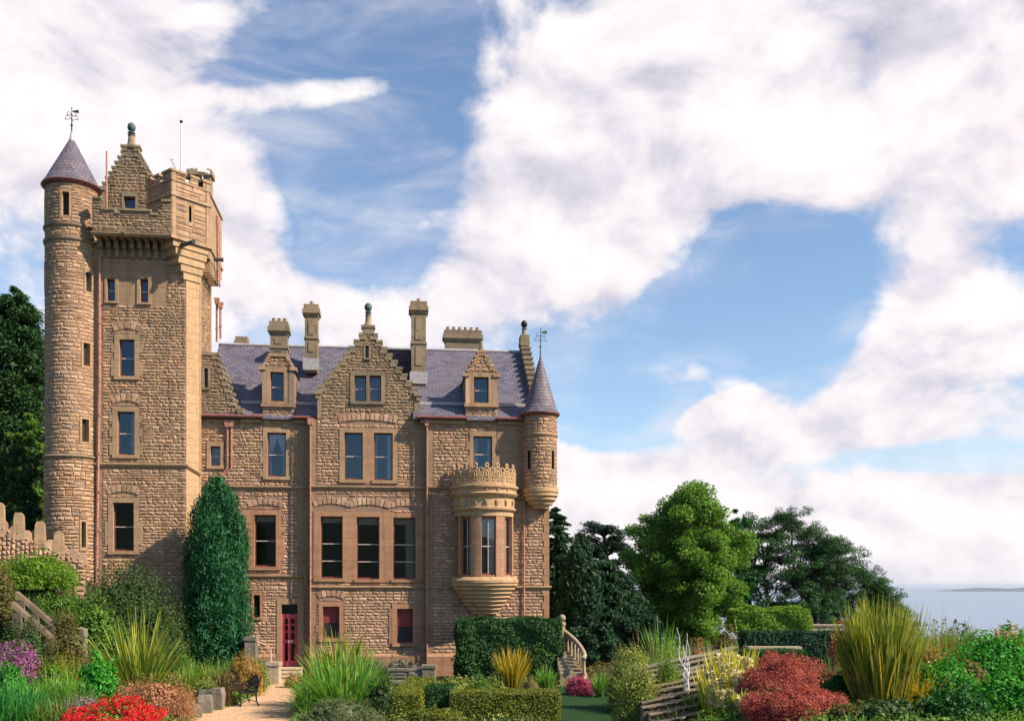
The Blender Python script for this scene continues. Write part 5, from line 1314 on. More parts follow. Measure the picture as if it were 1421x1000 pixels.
def columnar(name, label, px, d, wpx, top, mat, n=30000, leaf=.22, cat='tree', prof=None):
    """dense upright conifer: feathery upright sprays over a leaning, lobed column"""
    loc, W, H = geo(px, d, wpx, top); rg = rgen(); root = empty(name, loc); tag(root, label, cat)
    prof = prof or [(0, .9), (.2, 1.0), (.5, .97), (.75, .80), (.9, .48), (1, .06)]
    ts = np.array([p[0] for p in prof]); rs_n = np.array([p[1] for p in prof]); bl = []
    for i in range(300):
        t = rg.uniform(0, .985); a = rg.uniform(0, 6.28); rr_ = np.interp(t, ts, rs_n) * W / 2 * rg.uniform(.66, 1.10); s = (.10 + .13 * rg.random()) * W * (.45 + .55 * np.interp(t, ts, rs_n))
        bl.append((np.array([math.cos(a) * max(0, rr_ - s * .5), math.sin(a) * max(0, rr_ - s * .5), t * H]), (s, s, s * 1.9)))
    for i in range(16): bl.append((np.array([rg.normal() * .12 * W * (1 - i / 18), rg.normal() * .08 * W, H * (.55 + .42 * i / 16)]), (.09 * W, .09 * W, .22 * W)))
    c = np.array([b[0] for b in bl]); r = np.array([b[1] for b in bl]); k = rg.choice(len(c), n, p=(r[:, 0] ** 1.5) / (r[:, 0] ** 1.5).sum()); dd = unit(rg.normal(size=(n, 3)))
    pos = c[k] + dd * r[k] * rg.uniform(.5, 1.05, (n, 1)); pos[:, 2] = np.minimum(pos[:, 2], H * 1.01)
    V = leaf_quads(rg, pos, dd * .8 + rg.normal(size=(n, 3)) * .5, leaf, .3, np.array([0, 0, 1.0]) + dd * .6)
    link(np_mesh('crown', V, 4, mat), 'crown', parent=root)
    m = MB(); m.tube([(0, 0, -.3), (0, 0, H * .8)], [W * .06, .04], 8); m.build('trunk', 'bark', root, 60); return root

# ---- trees
columnar('conifer', 'tall blue green conifer standing alone against the castle front beside the tower', 301, 47.1, 88, 664, 'leaf_cypress', 80000, .17, prof=[(0, .95), (.2, .98), (.45, 1.0), (.66, .92), (.82, .74), (.93, .44), (1, .08)])
broadleaf('tree', 'tall dark green tree at the picture edge left of the spiky conifer', -30, 68, 130, 440, 'leaf_fir', 30000, .24, .02, 110)
conifer('conifer', 'dark tall conifer behind the round turret, its spiky top highest on that side', 22, 64, 150, 398, 'leaf_fir', 80000, .30, 40, .42, drop_=-.12, flat=.7, dens=13)
broadleaf('tree', 'olive green bushy tree in front of the tall conifer beside the round turret', 44, 58, 72, 550, 'leaf_mid', 26000, .16, .02, 70)
broadleaf('tree', 'grey green feathery tree behind the crenellated garden wall', 26, 54, 62, 612, 'leaf_ivy', 14000, .18, .02, 50)
broadleaf('tree', 'dark leafy tree at the picture edge behind the garden wall posts', -14, 56, 60, 590, 'leaf_dark', 12000, .2, .02, 50)
conifer('yew_tree', 'dark yew right against the castle corner with drooping blue green boughs', 772, 61, 90, 702, 'leaf_yew', 26000, .3, 26, .6, drop_=-.3)
columnar('cypress', 'dark cypress with hanging boughs between the yew and the cedar', 806, 58, 58, 742, 'leaf_yew', 20000, .26)
conifer('yew_tree', 'low dark yew in deep shade under the big leafy tree', 862, 66, 110, 790, 'leaf_yew', 20000, .3, 18, .5, drop_=-.2, flat=.5)
broadleaf('leafy_tree', 'large round bright green broadleaf tree on the terrace edge', 953, 78, 188, 652, 'leaf_big', 150000, .21, .0, 330, crown_z=.46, kk=14.0)
broadleaf('leafy_tree', 'small upright green tree between the large round tree and the dark pine', 1024, 92, 62, 688, 'leaf_deepgreen', 16000, .24, .0, 60)
def cedar(name, label, px, d, wpx, top):
    loc, W, H = geo(px, d, wpx, top); rg = rgen(); root = empty(name, loc); tag(root, label, 'tree')
    tr = MB(); limb(tr, (0, 0, -.3), (0, 0, H * .95), .5, .08, rg, 8, .02); bl = []
    for i in range(9):
        t = i / 8; z = H * (.22 + .77 * t); R_ = W / 2 * (1.05 - .55 * t * t)
        for j in range(9):
            a = rg.uniform(0, 6.28); r = R_ * rg.uniform(.55, 1.05); tip = np.array([math.cos(a) * r, math.sin(a) * r, z + .10 * r + rg.normal() * .2]); limb(tr, (0, 0, z - .4), tip, .1, .02, rg, 5, .03)
            for q in (1, .75, .5): bl.append((np.array([tip[0] * q, tip[1] * q, z + (tip[2] - z) * q]), (W * .11, W * .11, .22)))
    V = blob_leaves(rg, bl, 22000, .26, .35, .3, 1.4, .35, .3); link(np_mesh('crown', V, 4, 'leaf_cedar'), 'crown', parent=root); tr.build('trunk', 'bark', root, 60)
conifer('yew_tree', 'dark yew mass filling the shade between the cypress and the big leafy tree', 838, 63, 96, 770, 'leaf_yew', 24000, .3, 20, .45, drop_=-.25, flat=.6)
broadleaf('evergreen', 'low black green evergreen at the foot of the cedar behind the curved stair', 822, 53, 84, 850, 'leaf_yew', 14000, .16, .0, 50)
broadleaf('evergreen', 'black green evergreen in the shade under the big leafy tree', 880, 58, 90, 838, 'leaf_yew', 16000, .17, .0, 60)
cedar('cedar', 'dark cedar with flat tiered boughs beside the large round tree', 838, 74, 112, 734)
def pine(name, label, px, d, wpx, top, stems, n=30000, seedoff=0, shapef=None, lean=0.0):
    loc, W, H = geo(px, d, wpx, top); rg = rgen(); root = empty(name, loc); tag(root, label, 'tree')
    tr = MB(); bl = []
    for sx, hx in stems:
        b = np.array([sx * W / 2, rg.uniform(-1, 1), -.3]); t_ = np.array([hx * W / 2, rg.uniform(-1.5, 1.5), H * .72]); pts = limb(tr, b, t_, .30, .12, rg, 8, .05)
        for j in range(24):
            p = pts[rg.integers(2, 7)]; a = rg.uniform(0, 6.28); r = W * rg.uniform(.06, .23)
            c = p + np.array([math.cos(a) * r, math.sin(a) * r * .8, rg.uniform(.03, .27) * H]); lim = H * (shapef(c[0] / (W / 2)) if shapef else 1)
            c[0] = max(-W / 2 * .95, min(W / 2 * .95, c[0])); c[2] = min(c[2], lim - 1.0); limb(tr, p, c, .11, .03, rg, 5, .08)
            for q in range(6): bl.append((c + np.clip(rg.normal(size=3), -1.3, 1.3) * np.array([1.0, 1.0, .45]), (rg.uniform(.45, .95), rg.uniform(.45, .9), rg.uniform(.28, .52))))
    bl = [(np.minimum(q, [1e9, 1e9, H - .5]), r_) for q, r_ in bl]; V = blob_leaves(rg, bl, n, .27, .24, .6, .7, .7, .3); link(np_mesh('crown', V, 4, 'leaf_pine'), 'crown', parent=root); tr.build('trunk', 'bark_pine', root, 60)
pine('pine_tree', 'broad dark pine with several stems and sky showing between its boughs', 1106, 104, 196, 703, ((-.7, -.8), (-.35, -.4), (.0, -.05), (.25, .3), (.5, .62)), 115000, shapef=lambda s: 1 - .33 * max(0, s) - .04 * abs(s))
pine('pine_tree', 'lower dark pine reaching out towards the sea at the end of the group', 1190, 110, 124, 748, ((-.5, -.5), (-.05, .1), (.2, .5)), 50000, shapef=lambda s: 1 - .42 * max(0, s + .2))
# ------------------------------------------------------------------ garden: left bank
wl = [(-60, 52), (-40, 48)]
def left_wall():
    """crenellated garden wall falling towards the tower"""
    root = empty('garden_wall', (0, 0, 0)); tag(root, 'rough stone garden wall with a crest of upright stones below the round turret', 'wall')
    a = Vector((X_(-20, 44), 44, 0)); b = Vector((X_(118, 45.2), 45.2, 0)); L = (b - a).length; t = (b - a) / L; nrm = Vector((t.y, -t.x, 0))
    ztop = lambda s: CZ + (HZ - (722 + (771 - 722) * max(0, (s / L - .12) / .88))) * (44 + 1.2 * s / L) / F
    f = lambda s, z, h: tuple(a + t * s + nrm * h + Vector((0, 0, z)))
    r = random.Random(8); m = MB(); n = 22
    for i in range(n):
        s0, s1 = L * i / n, L * (i + 1) / n; m.box(s0, s1 + .01, -.4, 0, 1, ztop((s0 + s1) / 2) - .2, 1, mp=lambda s, h, z: f(s, z, h))
    masonry(m, lambda p, q: [(0, L)], 2.0, ztop(L) - .2, lambda s, z, h: f(s, z, h), [], r, hr=(.18, .3), prj=.07)
    for i in range(n):
        s0, s1 = L * i / n, L * (i + 1) / n; z = ztop(L) - .2; q = s0
        while z < ztop((s0 + s1) / 2) - .25: o_ = r.uniform(.3, .7) * (s1 - s0); hh = r.uniform(.17, .27); stone(m, s0 - .08, s0 + o_, z, z + hh, lambda s, z, h: f(s, z, h), .07, r); stone(m, s0 + o_, s1 - .08, z, z + hh, lambda s, z, h: f(s, z, h), .07, r); z += hh
    s = 0                                            # rounded stones along the crest
    while s < L:
        w_ = r.uniform(.34, .6); z = ztop(s + w_ / 2); pts = [(s, z - .45), (s + w_ - .03, z - .45), (s + w_ - .04, z - .04), (s + w_ * .6, z + .1), (s + w_ * .25, z + .1), (s + .02, z - .06)]
        m.prism(pts, -.42, .06, 0, mp=lambda x, h, c: f(x, c, h)); s += w_
    m.build('wall', ['rubble_pink', 'mortar'], root)
    for px, y0, y1 in ((4, 698, 742), (27.5, 711, 746), (53, 723, 752), (76, 737, 766)):
        s = (X_(px, 44.5) - a.x) / t.x; w_ = .46; z0, z1 = CZ + (HZ - y1) * 44.5 / F - .1, CZ + (HZ - y0) * 44.5 / F
        m = MB(); k = r.uniform(-.03, .03)
        pts = [(s - w_ / 2, z0), (s + w_ / 2, z0), (s + w_ / 2 - .04, z1 - .12), (s + w_ * .22 + k, z1), (s - w_ * .25 + k, z1), (s - w_ / 2 + .05, z1 - .14)]
        m.prism(pts, -.36, .08, 0, mp=lambda x, h, c: f(x, c, h)); m.build('upright_stone', 'ashlar', root, 40)
left_wall()
def rail(label, p0, p1, d0, d1, w_=.3, h=.2):
    x0, x1 = X_(p0[0], d0), X_(p1[0], d1); a = Vector((x0, d0, CZ + (HZ - p0[1]) * d0 / F)); b = Vector((x1, d1, CZ + (HZ - p1[1]) * d1 / F)); root = empty('stair_balustrade', (0, 0, 0)); tag(root, label, 'balustrade')
    m = MB(); t = (b - a); n = 5
    for i in range(n):
        p, q = a + t * i / n, a + t * (i + .97) / n
        m.add([(p.x, p.y - w_ / 2, p.z - h), (q.x, q.y - w_ / 2, q.z - h), (q.x, q.y + w_ / 2, q.z - h), (p.x, p.y + w_ / 2, p.z - h), (p.x, p.y - w_ / 2, p.z), (q.x, q.y - w_ / 2, q.z), (q.x, q.y + w_ / 2, q.z), (p.x, p.y + w_ / 2, p.z)],
              [(3, 2, 1, 0), (4, 5, 6, 7), (0, 1, 5, 4), (1, 2, 6, 5), (2, 3, 7, 6), (3, 0, 4, 7)])
    m.build('coping', 'garden_stone_dark', root)
    for q in (.12, .5, .88):
        p = a + t * q; g = hgt(p.x, p.y); m = MB(); m.box(p.x - .16, p.x + .16, p.y - .13, p.y + .13, min(g, p.z - .8) - .1, p.z - h - .1 * q, jit=.01); m.build('support', 'garden_stone_dark', root)
rail('sloping stone stair rail with the higher coping under the lime green shrub', (24, 820), (74, 862), 38.9, 39.4); rail('sloping stone stair rail with the lower coping coming down to the posts', (18, 834), (76, 884), 38.3, 39.0)
def post(name, label, px, d, top, w_, mat='garden_stone', cat='post', cap=False, base=None):
    loc, W, H = geo(px, d, w_, top); m = MB(); r = random.Random(int(px)); h = W / 2
    for k, (a, z0, z1) in enumerate(((h, 0, H * .5), (h * .99, H * .5 + .004, H - (.16 if cap else .0)))): m.box(-a, a, -a, a, z0 - (.2 if k == 0 else 0), z1, jit=.012)
    if cap: m.box(-h * 1.16, h * 1.16, -h * 1.16, h * 1.16, H - .155, H, jit=.01)
    else: m.add([(-h, -h, H), (h, -h, H), (h, h, H), (-h, h, H), (0, 0, H + .08)], [(0, 1, 4), (1, 2, 4), (2, 3, 4), (3, 0, 4)])
    o = m.build(name, mat); o.location = loc; tag(o, label, cat); return o
post('stone_post', 'blunt dark stone post at the foot of the stair rails', 89.5, 40, 868, 16, 'garden_stone_dark'); post('stone_post', 'square cut stone post just right of the stair rail foot', 111.5, 39.6, 871, 15)

shrub('shrub', 'large dark green rounded shrub in front of the square tower base', 'shrub', 174, 44.0, 170, 758, 'leaf_dark', 60000, .10, nl=110, ls=1.15)
shrub('shrub', 'middle green leafy shrub below the large dark shrub', 'shrub', 136, 41.6, 86, 805, 'leaf_mid', 9000, .12)
shrub('shrub', 'lime green shrub growing over the garden wall', 'shrub', 54, 42.6, 104, 754, 'leaf_lime', 16000, .10)
shrub('shrub', 'bronze green shrub at the picture edge left of the stair rails', 'shrub', -6, 40, 62, 764, 'leaf_bronze', 10000, .11)
shrub('shrub', 'dull olive shrub beneath the stair coping beside the stone posts', 'shrub', 96, 39.4, 60, 822, 'leaf_bronze', 9500, .09)
shrub('heather', 'low purple flowering cushion below the stair rails', 'flowers', 22, 36.6, 106, 879, 'leaf_mid', 4000, .07, bloom=('petal_purple', 12000, .07), ls=.4, nl=50)
grassbed('grass_drift', 'yellow green tuft row in front of the two stone posts', 'grass', 90, 37.6, 110, 878, 'blade_yellow', 1100, .03, dep=2.2, mat2='blade_gold')
tuft('phormium', 'yellow green striped flax fountain before the large dark shrub', 'flax plant', 191, 37.5, 106, 830, 'blade_yellow', 150, .065, .62, .22, ('blade_green', 40))
grassbed('grass_drift', 'low golden tufts right at the foot of the two stone posts', 'grass', 100, 38.6, 64, 888, 'blade_yellow', 1300, .03, dep=1.0, mat2='blade_green')
grassbed('grass_drift', 'tall green blades in front of the yellow tufts near the stone posts', 'grass', 76, 34.2, 90, 900, 'blade_green', 1300, .035, dep=1.2, lean=.4)
shrub('leafy_plant', 'glossy broad leaved green plant left of the striped flax', 'plant', 134, 35.5, 66, 894, 'leaf_bright', 2600, .19, .42, up=.1, longdir=(0, 0, 1), nl=40)
grassbed('grass_drift', 'bright green grass clump at the bottom picture corner under the purple cushion', 'grass', 14, 31.5, 110, 914, 'blade_lush', 1500, .035, dep=1.5, lean=.45)
shrub('leafy_plant', 'bright green leafy plant beside the purple cushion at the picture edge', 'plant', 12, 34, 60, 912, 'leaf_bright', 2600, .15, .4, nl=40)
grassbed('grass_drift', 'dull green grass in front of the tall green blades by the red flowers', 'grass', 84, 31.2, 90, 940, 'blade_green', 1000, .03, dep=1.2, lean=.4, mat2='blade_bronze')
shrub('heather', 'russet heather mound beneath the striped flax', 'heather', 219, 33.2, 120, 924, 'leaf_russet', 24000, .06, .35, nl=50, longdir=(0, 0, 1))
shrub('heather', 'small russet tuft tucked behind the red flowers at the mound edge', 'heather', 178, 33.8, 46, 932, 'leaf_russet', 3500, .08, .35)
shrub('flower_bed', 'patch of bright red flowers at the bottom edge', 'flowers', 158, 30.6, 140, 958, 'leaf_mid', 5000, .07, bloom=('petal_red', 42000, .05), ls=.17, nl=260, dep=1.0)
shrub('heather', 'faded mauve brown heather just left of the red flowers', 'heather', 120, 31.6, 70, 950, 'petal_mauve', 9000, .05, .4)
grassbed('grass_drift', 'golden green grasses between the dark shrub and the blue green conifer', 'grass', 272, 40.5, 84, 890, 'blade_green', 1300, .03, dep=2.2, mat2='blade_yellow')
shrub('shrub', 'small rounded green shrub behind the stone edging blocks', 'shrub', 284, 37.6, 44, 932, 'leaf_sage', 3500, .08)
grassbed('grass_drift', 'green grasses at the foot of the conifer', 'grass', 322, 43.5, 70, 891, 'blade_green', 900, .028, dep=1.2, mat2='blade_bronze')
shrub('ornamental_grass', 'arching ochre brown grass clump behind the bench', 'ornamental grass', 340, 41.3, 56, 898, 'leaf_ochre', 5200, .2, .12, longdir=(.5, -.3, -.6), nl=26)
shrub('shrub', 'green edging shrub between the ochre grass and the stone pier', 'shrub', 358, 42.8, 30, 901, 'leaf_sage', 2600, .08)
tuft('ornamental_grass', 'tawny grass drooping left of the bench end', 'ornamental grass', 309, 38.8, 32, 912, 'blade_bronze', 130, .03, .5, .7)
tuft('ornamental_grass', 'tawny yellow tuft between the edging blocks and the bench', 'ornamental grass', 317, 37.4, 18, 944, 'blade_bronze', 90, .025, .35, .6)

# stone blocks edging the path
def block(label, px, d, w_, top, dep=.4, rz=0.0):
    loc, W, H = geo(px, d, w_, top); m = MB(); r = random.Random(int(px) + 3); a = W / 2
    J = lambda: r.uniform(-.04, .04)
    lo = [(-a, -dep / 2), (a, -dep / 2), (a, dep / 2), (-a, dep / 2)]
    m.add([(x + J(), y + J(), -.1) for x, y in lo] + [(x * 1.02 + J(), y * 1.02 + J(), H * .7) for x, y in lo] + [(x * .86 + J(), y * .86 + J(), H + J() * .6) for x, y in lo],
          [(3, 2, 1, 0)] + [(i, (i + 1) % 4, (i + 1) % 4 + 4, i + 4) for i in range(4)] + [(i + 4, (i + 1) % 4 + 4, (i + 1) % 4 + 8, i + 8) for i in range(4)] + [(8, 9, 10, 11)])
    o = m.build('stone_block', 'garden_stone'); o.location = loc; o.rotation_euler.z = rz; tag(o, label, 'stone', 'rough stones edging the path')
block('upright edging stone beside the bench, nearest the ochre grass', 302, 36.6, 15, 953); block('squat edging stone in front of the rounded green shrub', 285, 35.6, 19, 963, .45, .2)
block('low edging stone at the foot of the russet mound', 266, 34.4, 24, 976, .5, .4); block('flat half buried edging stone nearest the bottom edge', 247, 33.4, 26, 986, .5, .5); block('edging stone standing behind the upright one under the shrub', 288, 37.0, 20, 955, .4)

def bench():
    x, y, z = spot(340, 38.0); root = empty('garden_bench', (x, y, z + .01), R(-62)); tag(root, 'black cast iron garden bench with scrolled arms beside the path', 'bench')
    # local: long axis a, front towards -b
    L = 1.35
    for s in (-1, 1):
        a = s * L / 2; m = MB()
        m.tube([(a, -.34, 0), (a, -.30, .16), (a, -.36, .36), (a, -.30, .50)], [.03, .028, .03, .032], 6)
        m.tube([(a, .34, 0), (a, .26, .18), (a, .24, .46), (a, .32, .75), (a, .44, 1.12)], [.032, .028, .03, .03, .024], 6)
        m.tube([(a, -.30, .50), (a, 0, .47), (a, .24, .48)], .026, 6)
        m.tube([(a, -.31, .50), (a, -.37, .66), (a, -.40, .76), (a, -.34, .83), (a, -.1, .80), (a, .12, .74), (a, .30, .80)], [.026] * 7, 6)
        m.tube([(a, -.40 + .07 * (1 - math.cos(t)) * .9, .74 + .07 * math.sin(t)) for t in [k * .5 for k in range(12)]], .02, 5)
        m.tube([(a, -.2 + .16 * math.cos(t), .62 + .12 * math.sin(t)) for t in [k * .55 for k in range(12)]], .016, 5)
        m.tube([(a, .08 + .12 * math.cos(t), .60 + .11 * math.sin(t)) for t in [k * .55 for k in range(12)]], .016, 5)
        m.tube([(a, -.30, .14), (a, 0, .26), (a, .26, .16)], .018, 5)
        m.build('bench_end', 'iron', root, 60)
    m = MB()
    for k in range(7): b = -.30 + k * .085; m.box(-L / 2, L / 2, b - .032, b + .032, .50 - .03 * math.sin(k / 6 * math.pi), .53 - .03 * math.sin(k / 6 * math.pi))
    m.build('seat', 'bench_wood', root)
    m = MB(); f = lambda q, h: (q * L / 2, .25 + (h - .48) * .30, h)
    m.tube([f(-1 + .1 * i, .80 + .30 * math.cos((-1 + .1 * i) * 1.2) ** 2 - .02) for i in range(21)], .026, 6); m.tube([f(-1, .58), f(1, .58)], .02, 6)
    for i in range(11):
        q = -.9 + .18 * i; top = .80 + .30 * math.cos(q * 1.2) ** 2 - .03; m.tube([f(q, .58), f(q + .05, (.58 + top) / 2), f(q, top)], .016, 5)
        m.tube([f(q + .07 * math.cos(t), .72 + .07 * math.sin(t)) for t in [k * .7 for k in range(10)]], .013, 5)
    m.build('backrest', 'iron', root, 60)
bench()

# ------------------------------------------------------------------ steps, piers and low walls by the door
def at(px, d, top): return CZ + (HZ - top) * d / F
def steps():
    root = empty('door_steps', (OX, OY, 0), TH); tag(root, 'short flight of pale stone steps up to the red door', 'steps')
    for i, (z, v) in enumerate(((.46, -.55), (.31, -.95), (.16, -1.4))):
        m = MB(); e = .16 * i; m.box(du0 - .2 - e * .6, du1 + .28 + e * .1, v - .42, -.20 - .0 if i == 0 else v + .02, -.05, z - .06); m.box(du0 - .22 - e * .6, du1 + .30 + e * .1, v - .46, -.16 if i == 0 else v + .015, z - .058, z); m.build('step', 'door_step', root)
steps()
post('stone_pier', 'square pale stone pier at the left of the door steps', 379.5, 46.2, 917, 17, 'pale_stone', 'pier', True)
post('stone_pier', 'dark grey square stone pier where the handrail begins', 349, 46.4, 882, 15, 'garden_stone', 'pier', True)
def handrail():
    root = empty('handrail', (0, 0, 0)); tag(root, 'salmon painted metal handrail sloping down to the stone pier', 'handrail')
    d = 46.3; p = lambda px, py, dd=d: (X_(px, dd), dd, at(px, dd, py))
    m = MB(); m.tube([p(353, 886), p(357, 890), p(372, 896), p(375.5, 900), p(376, 918)], .035, 8); m.build('rail', 'rail_paint', root, 60)
    m = MB(); q = p(354, 889); m.tube([q, (q[0], q[1], hgt(q[0], q[1]))], .03, 8); m.build('upright', 'rail_paint', root, 60)
handrail()
hx = X_(362, 46.8)
m = MB(); m.box(-.55, .5, -.2, .2, -.1, at(362, 46.8, 916)); o = m.build('low_wall', 'garden_stone'); o.location = (hx, 46.8, 0); tag(o, 'short grey wall under the salmon handrail', 'wall')
shrub('shrub', 'reddish leaved plant at the right edge of the door steps', 'shrub', 408, 44.5, 26, 926, 'leaf_russet', 2200, .07, .4)

# ------------------------------------------------------------------ middle beds
tuft('phormium', 'yellow tipped flax rising behind the big green clump', 'flax plant', 470, 37.2, 84, 860, 'blade_yellow', 260, .06, .55, .2)
tuft('phormium', 'big lush green strap leaved clump right of the path', 'flax plant', 476, 35.2, 136, 884, 'blade_green', 620, .05, .95, .5, ('blade_lush', 260), base=.8)
shrub('lavender', 'grey green lavender like mound below the big green clump', 'shrub', 470, 31.9, 124, 958, 'leaf_grey_dark', 20000, .10, .16, longdir=(0, 0, 1), dep=.6)
shrub('shrub', 'dark green bush at the right flank of the big green clump', 'shrub', 528, 33.6, 50, 930, 'leaf_dark', 4200, .1, .35)
tuft('ornamental_grass', 'green blades arching over the path edge', 'ornamental grass', 425, 34.2, 40, 934, 'blade_green', 90, .035, .8, .7)
def low_wall():
    d = 43.0; x0, x1 = X_(540, d), X_(604, d); z = at(570, d, 927); root = empty('low_wall', (0, 0, 0)); tag(root, 'low grey stone garden wall ending in a squat pier', 'wall'); r = random.Random(4)
    m = MB(); f = lambda s, zz, h: (x0 + s, d - h, zz); m.box(x0, x1 - .55, d, d + .3, -.1, z - .1, 1); masonry(m, lambda a, b: [(0, x1 - x0 - .55)], 0, z - .1, f, [], r, hr=(.2, .34), lr=(.4, .9), prj=.04); m.build('wall', ['garden_stone', 'mortar'], root)
    m = MB(); m.box(x0 - .02, x1 - .56, d - .06, d + .36, z - .1, z, jit=.01); m.build('coping', 'garden_stone', root)
    m = MB(); m.box(x1 - .54, x1, d - .12, d + .42, -.1, z + .02, jit=.015); m.box(x1 - .58, x1 + .04, d - .16, d + .46, z + .022, z + .14, jit=.01); m.build('pier', 'garden_stone', root)
low_wall()
shrub('lavender', 'faded mauve flowering plants above the low stone wall', 'flowers', 556, 46, 66, 900, 'leaf_grey', 4200, .12, .2, bloom=('petal_mauve', 1100, .09), longdir=(0, 0, 1), dep=.5)
shrub('lavender', 'faded mauve tuft right at the plinth beside the board window', 'flowers', 520, 46.5, 40, 906, 'leaf_grey', 2200, .12, .2, bloom=('petal_mauve', 500, .09), longdir=(0, 0, 1), dep=.5)
d = 33.4; hz = at(700, d, 962)
hedge('box_hedge', 'clipped yellow green box hedge, the long block beside the lawn', 'hedge', X_(624, d), X_(776, d), d, d + 1.5, hz, 'leaf_box', 15000, .07)
d = 34.6; hedge('box_hedge', 'short dark clipped hedge block at the left end of the long hedge', 'hedge', X_(592, d), X_(626, d), d, d + 1.2, at(600, d, 953), 'leaf_ivy', 4500, .07)
d = 33.4; hedge('box_hedge', 'low yellow green hedge in front of the stone wall', 'hedge', X_(542, d), X_(584, d), d, d + 6, at(560, d, 962), 'leaf_box', 12000, .07)
shrub('shrub', 'low clipped yellow green mound at the bottom edge before the short dark hedge', 'shrub', 604, 33, 76, 976, 'leaf_box', 9000, .07, ls=.3, out=1.2)
shrub('shrub', 'yellow green loose shrub behind the short dark hedge', 'shrub', 634, 40.5, 60, 934, 'leaf_sage', 5500, .09)
shrub('shrub', 'neat round green shrub behind the long hedge', 'shrub', 668, 40.2, 40, 934, 'leaf_mid', 5200, .07, out=1.2, ls=.3)
tuft('phormium', 'upright golden yellow flax in front of the ivy covered wall', 'flax plant', 711, 41.6, 58, 886, 'blade_gold', 170, .055, .42, .12, ('blade_yellow', 60))
shrub('shrub', 'yellow green shrub left of the golden flax', 'shrub', 690, 41.2, 30, 926, 'leaf_sage', 3000, .08)
tuft('ornamental_grass', 'rushy green blades between the golden flax and the stair', 'ornamental grass', 758, 42.2, 44, 918, 'blade_green', 170, .035, .35, .3)
shrub('shrub', 'straw coloured seed heads beside the golden flax', 'shrub', 735, 40.8, 26, 934, 'leaf_straw', 2000, .08, .3)
# ivy over the terrace wall
d = 47.6; hedge('ivy_hedge', 'dark ivy covered wall under the bow window', 'ivy', X_(634, d), X_(779, d), d, d + 1.3, at(700, d, 860), 'leaf_ivy', 26000, .12, rag=.09)
shrub('ivy_growth', 'yellow green climber on top of the ivy covered wall near the stair post', 'climber', 752, 48, 66, 845, 'leaf_mid', 5200, .1, dep=.5)
shrub('ivy_growth', 'dark bushy growth at the ivy wall end below the castle pipe', 'climber', 648, 47.4, 36, 850, 'leaf_ivy', 4200, .12, dep=.7)

def curved_stair():
    """stone stair curling down from the terrace: newel, balusters, handrail, treads"""
    d0 = 48.2; root = empty('curved_stair', (0, 0, 0)); tag(root, 'curved stone stair with balustrade and ball topped newel at the castle corner', 'stair')
    x = X_(780, d0); m = MB(); z1 = at(780, d0, 862); m.lathe([(.17, -.1), (.17, .3), (.14, .34), (.14, z1 - .2), (.18, z1 - .16), (.18, z1 - .06), (.10, z1)], x, d0, 12); m.ball((x, d0, z1 + .17), .17); m.build('newel', 'slab_pale', root, 40)
    n = 9; rx, ry = X_(806, d0) - x, 2.6; zt = at(790, d0, 873); zbm = at(806, d0, 905); zl = at(806, d0, 930)
    def cp(t, z): a = t * 1.75; return (x + rx * math.sin(min(a, 1.57)) * 1.0 - max(0, a - 1.57) * .6, d0 - ry + ry * math.cos(a), z)
    pts = [cp(i / 18, zt + (zbm - .1 - zt) * (i / 18)) for i in range(19)]
    m = MB(); m.tube(pts, .105, 8); m.build('handrail', 'slab_pale', root, 50)
    m = MB(); m.tube([(q[0], q[1], q[2] - .92) for q in pts], .12, 6); m.build('string', 'slab_pale', root, 50)
    for i in range(n):
        t = (i + .5) / n; q = cp(t, zt + (zbm - .1 - zt) * t); z = q[2] - .9
        m = MB(); m.lathe([(.06, z), (.08, z + .2), (.045, z + .5), (.07, z + .78), (.06, z + .86)], q[0], q[1], 8); m.build('baluster', 'slab_pale', root, 50)
    for i in range(8):
        t = i / 8; q = cp(t, zt - .9 + (zl - zt + .9) * t); m = MB(); m.box(x - .3 + .1 * t, q[0], q[1] - .25, q[1] + .18, -.1, max(.1, q[2])); m.build('tread', 'slab_pale', root)
curved_stair()
shrub('shrub', 'pink red flowering shrub at the foot of the curved stair', 'shrub', 803, 41.5, 40, 929, 'petal_pink', 4500, .09, .4)
tuft('ornamental_grass', 'orange and green grass tuft right of the pink shrub', 'ornamental grass', 833, 40.6, 32, 924, 'blade_green', 120, .035, .35, .4, ('blade_bronze', 50))

# ------------------------------------------------------------------ right hand beds
shrub('shrub', 'sage green shrub mass at the lawn edge below the big tree', 'shrub', 876, 36.5, 66, 886, 'leaf_sage', 11000, .085)
shrub('shrub', 'yellowish shrub behind the stone ledges', 'shrub', 932, 36.8, 86, 880, 'leaf_sage', 10000, .085)
grassbed('grass_drift', 'golden yellow grasses along the top of the sage shrubs', 'grass', 920, 35.6, 116, 866, 'blade_yellow', 2600, .035, dep=2.4, mat2='blade_green')
tuft('phormium', 'dark bronze spiky flax above the sage shrubs', 'flax plant', 893, 41, 44, 864, 'blade_bronze', 90, .045, .6, .15)
tuft('yucca', 'fresh green spiky plant against the dark trees', 'yucca', 922, 42, 34, 848, 'blade_green', 160, .045, .6, .15)
shrub('shrub', 'reddish brown twiggy plant behind the white twisted branch', 'shrub', 968, 40.5, 36, 870, 'leaf_russet', 2600, .1, .25, longdir=(0, 0, 1))
shrub('shrub', 'dark bronze leaved shrub at the end of the far hedge', 'shrub', 1006, 50, 36, 852, 'leaf_bronze', 3200, .12)
d = 56; hedge('box_hedge', 'yellow green far hedge on the terrace edge in front of the pines', 'hedge', X_(1018, d), X_(1123, d), d, d + 1.4, at(1070, d, 846), 'leaf_lime', 12000, .13, z0=at(1070, d, 876), rag=.12)
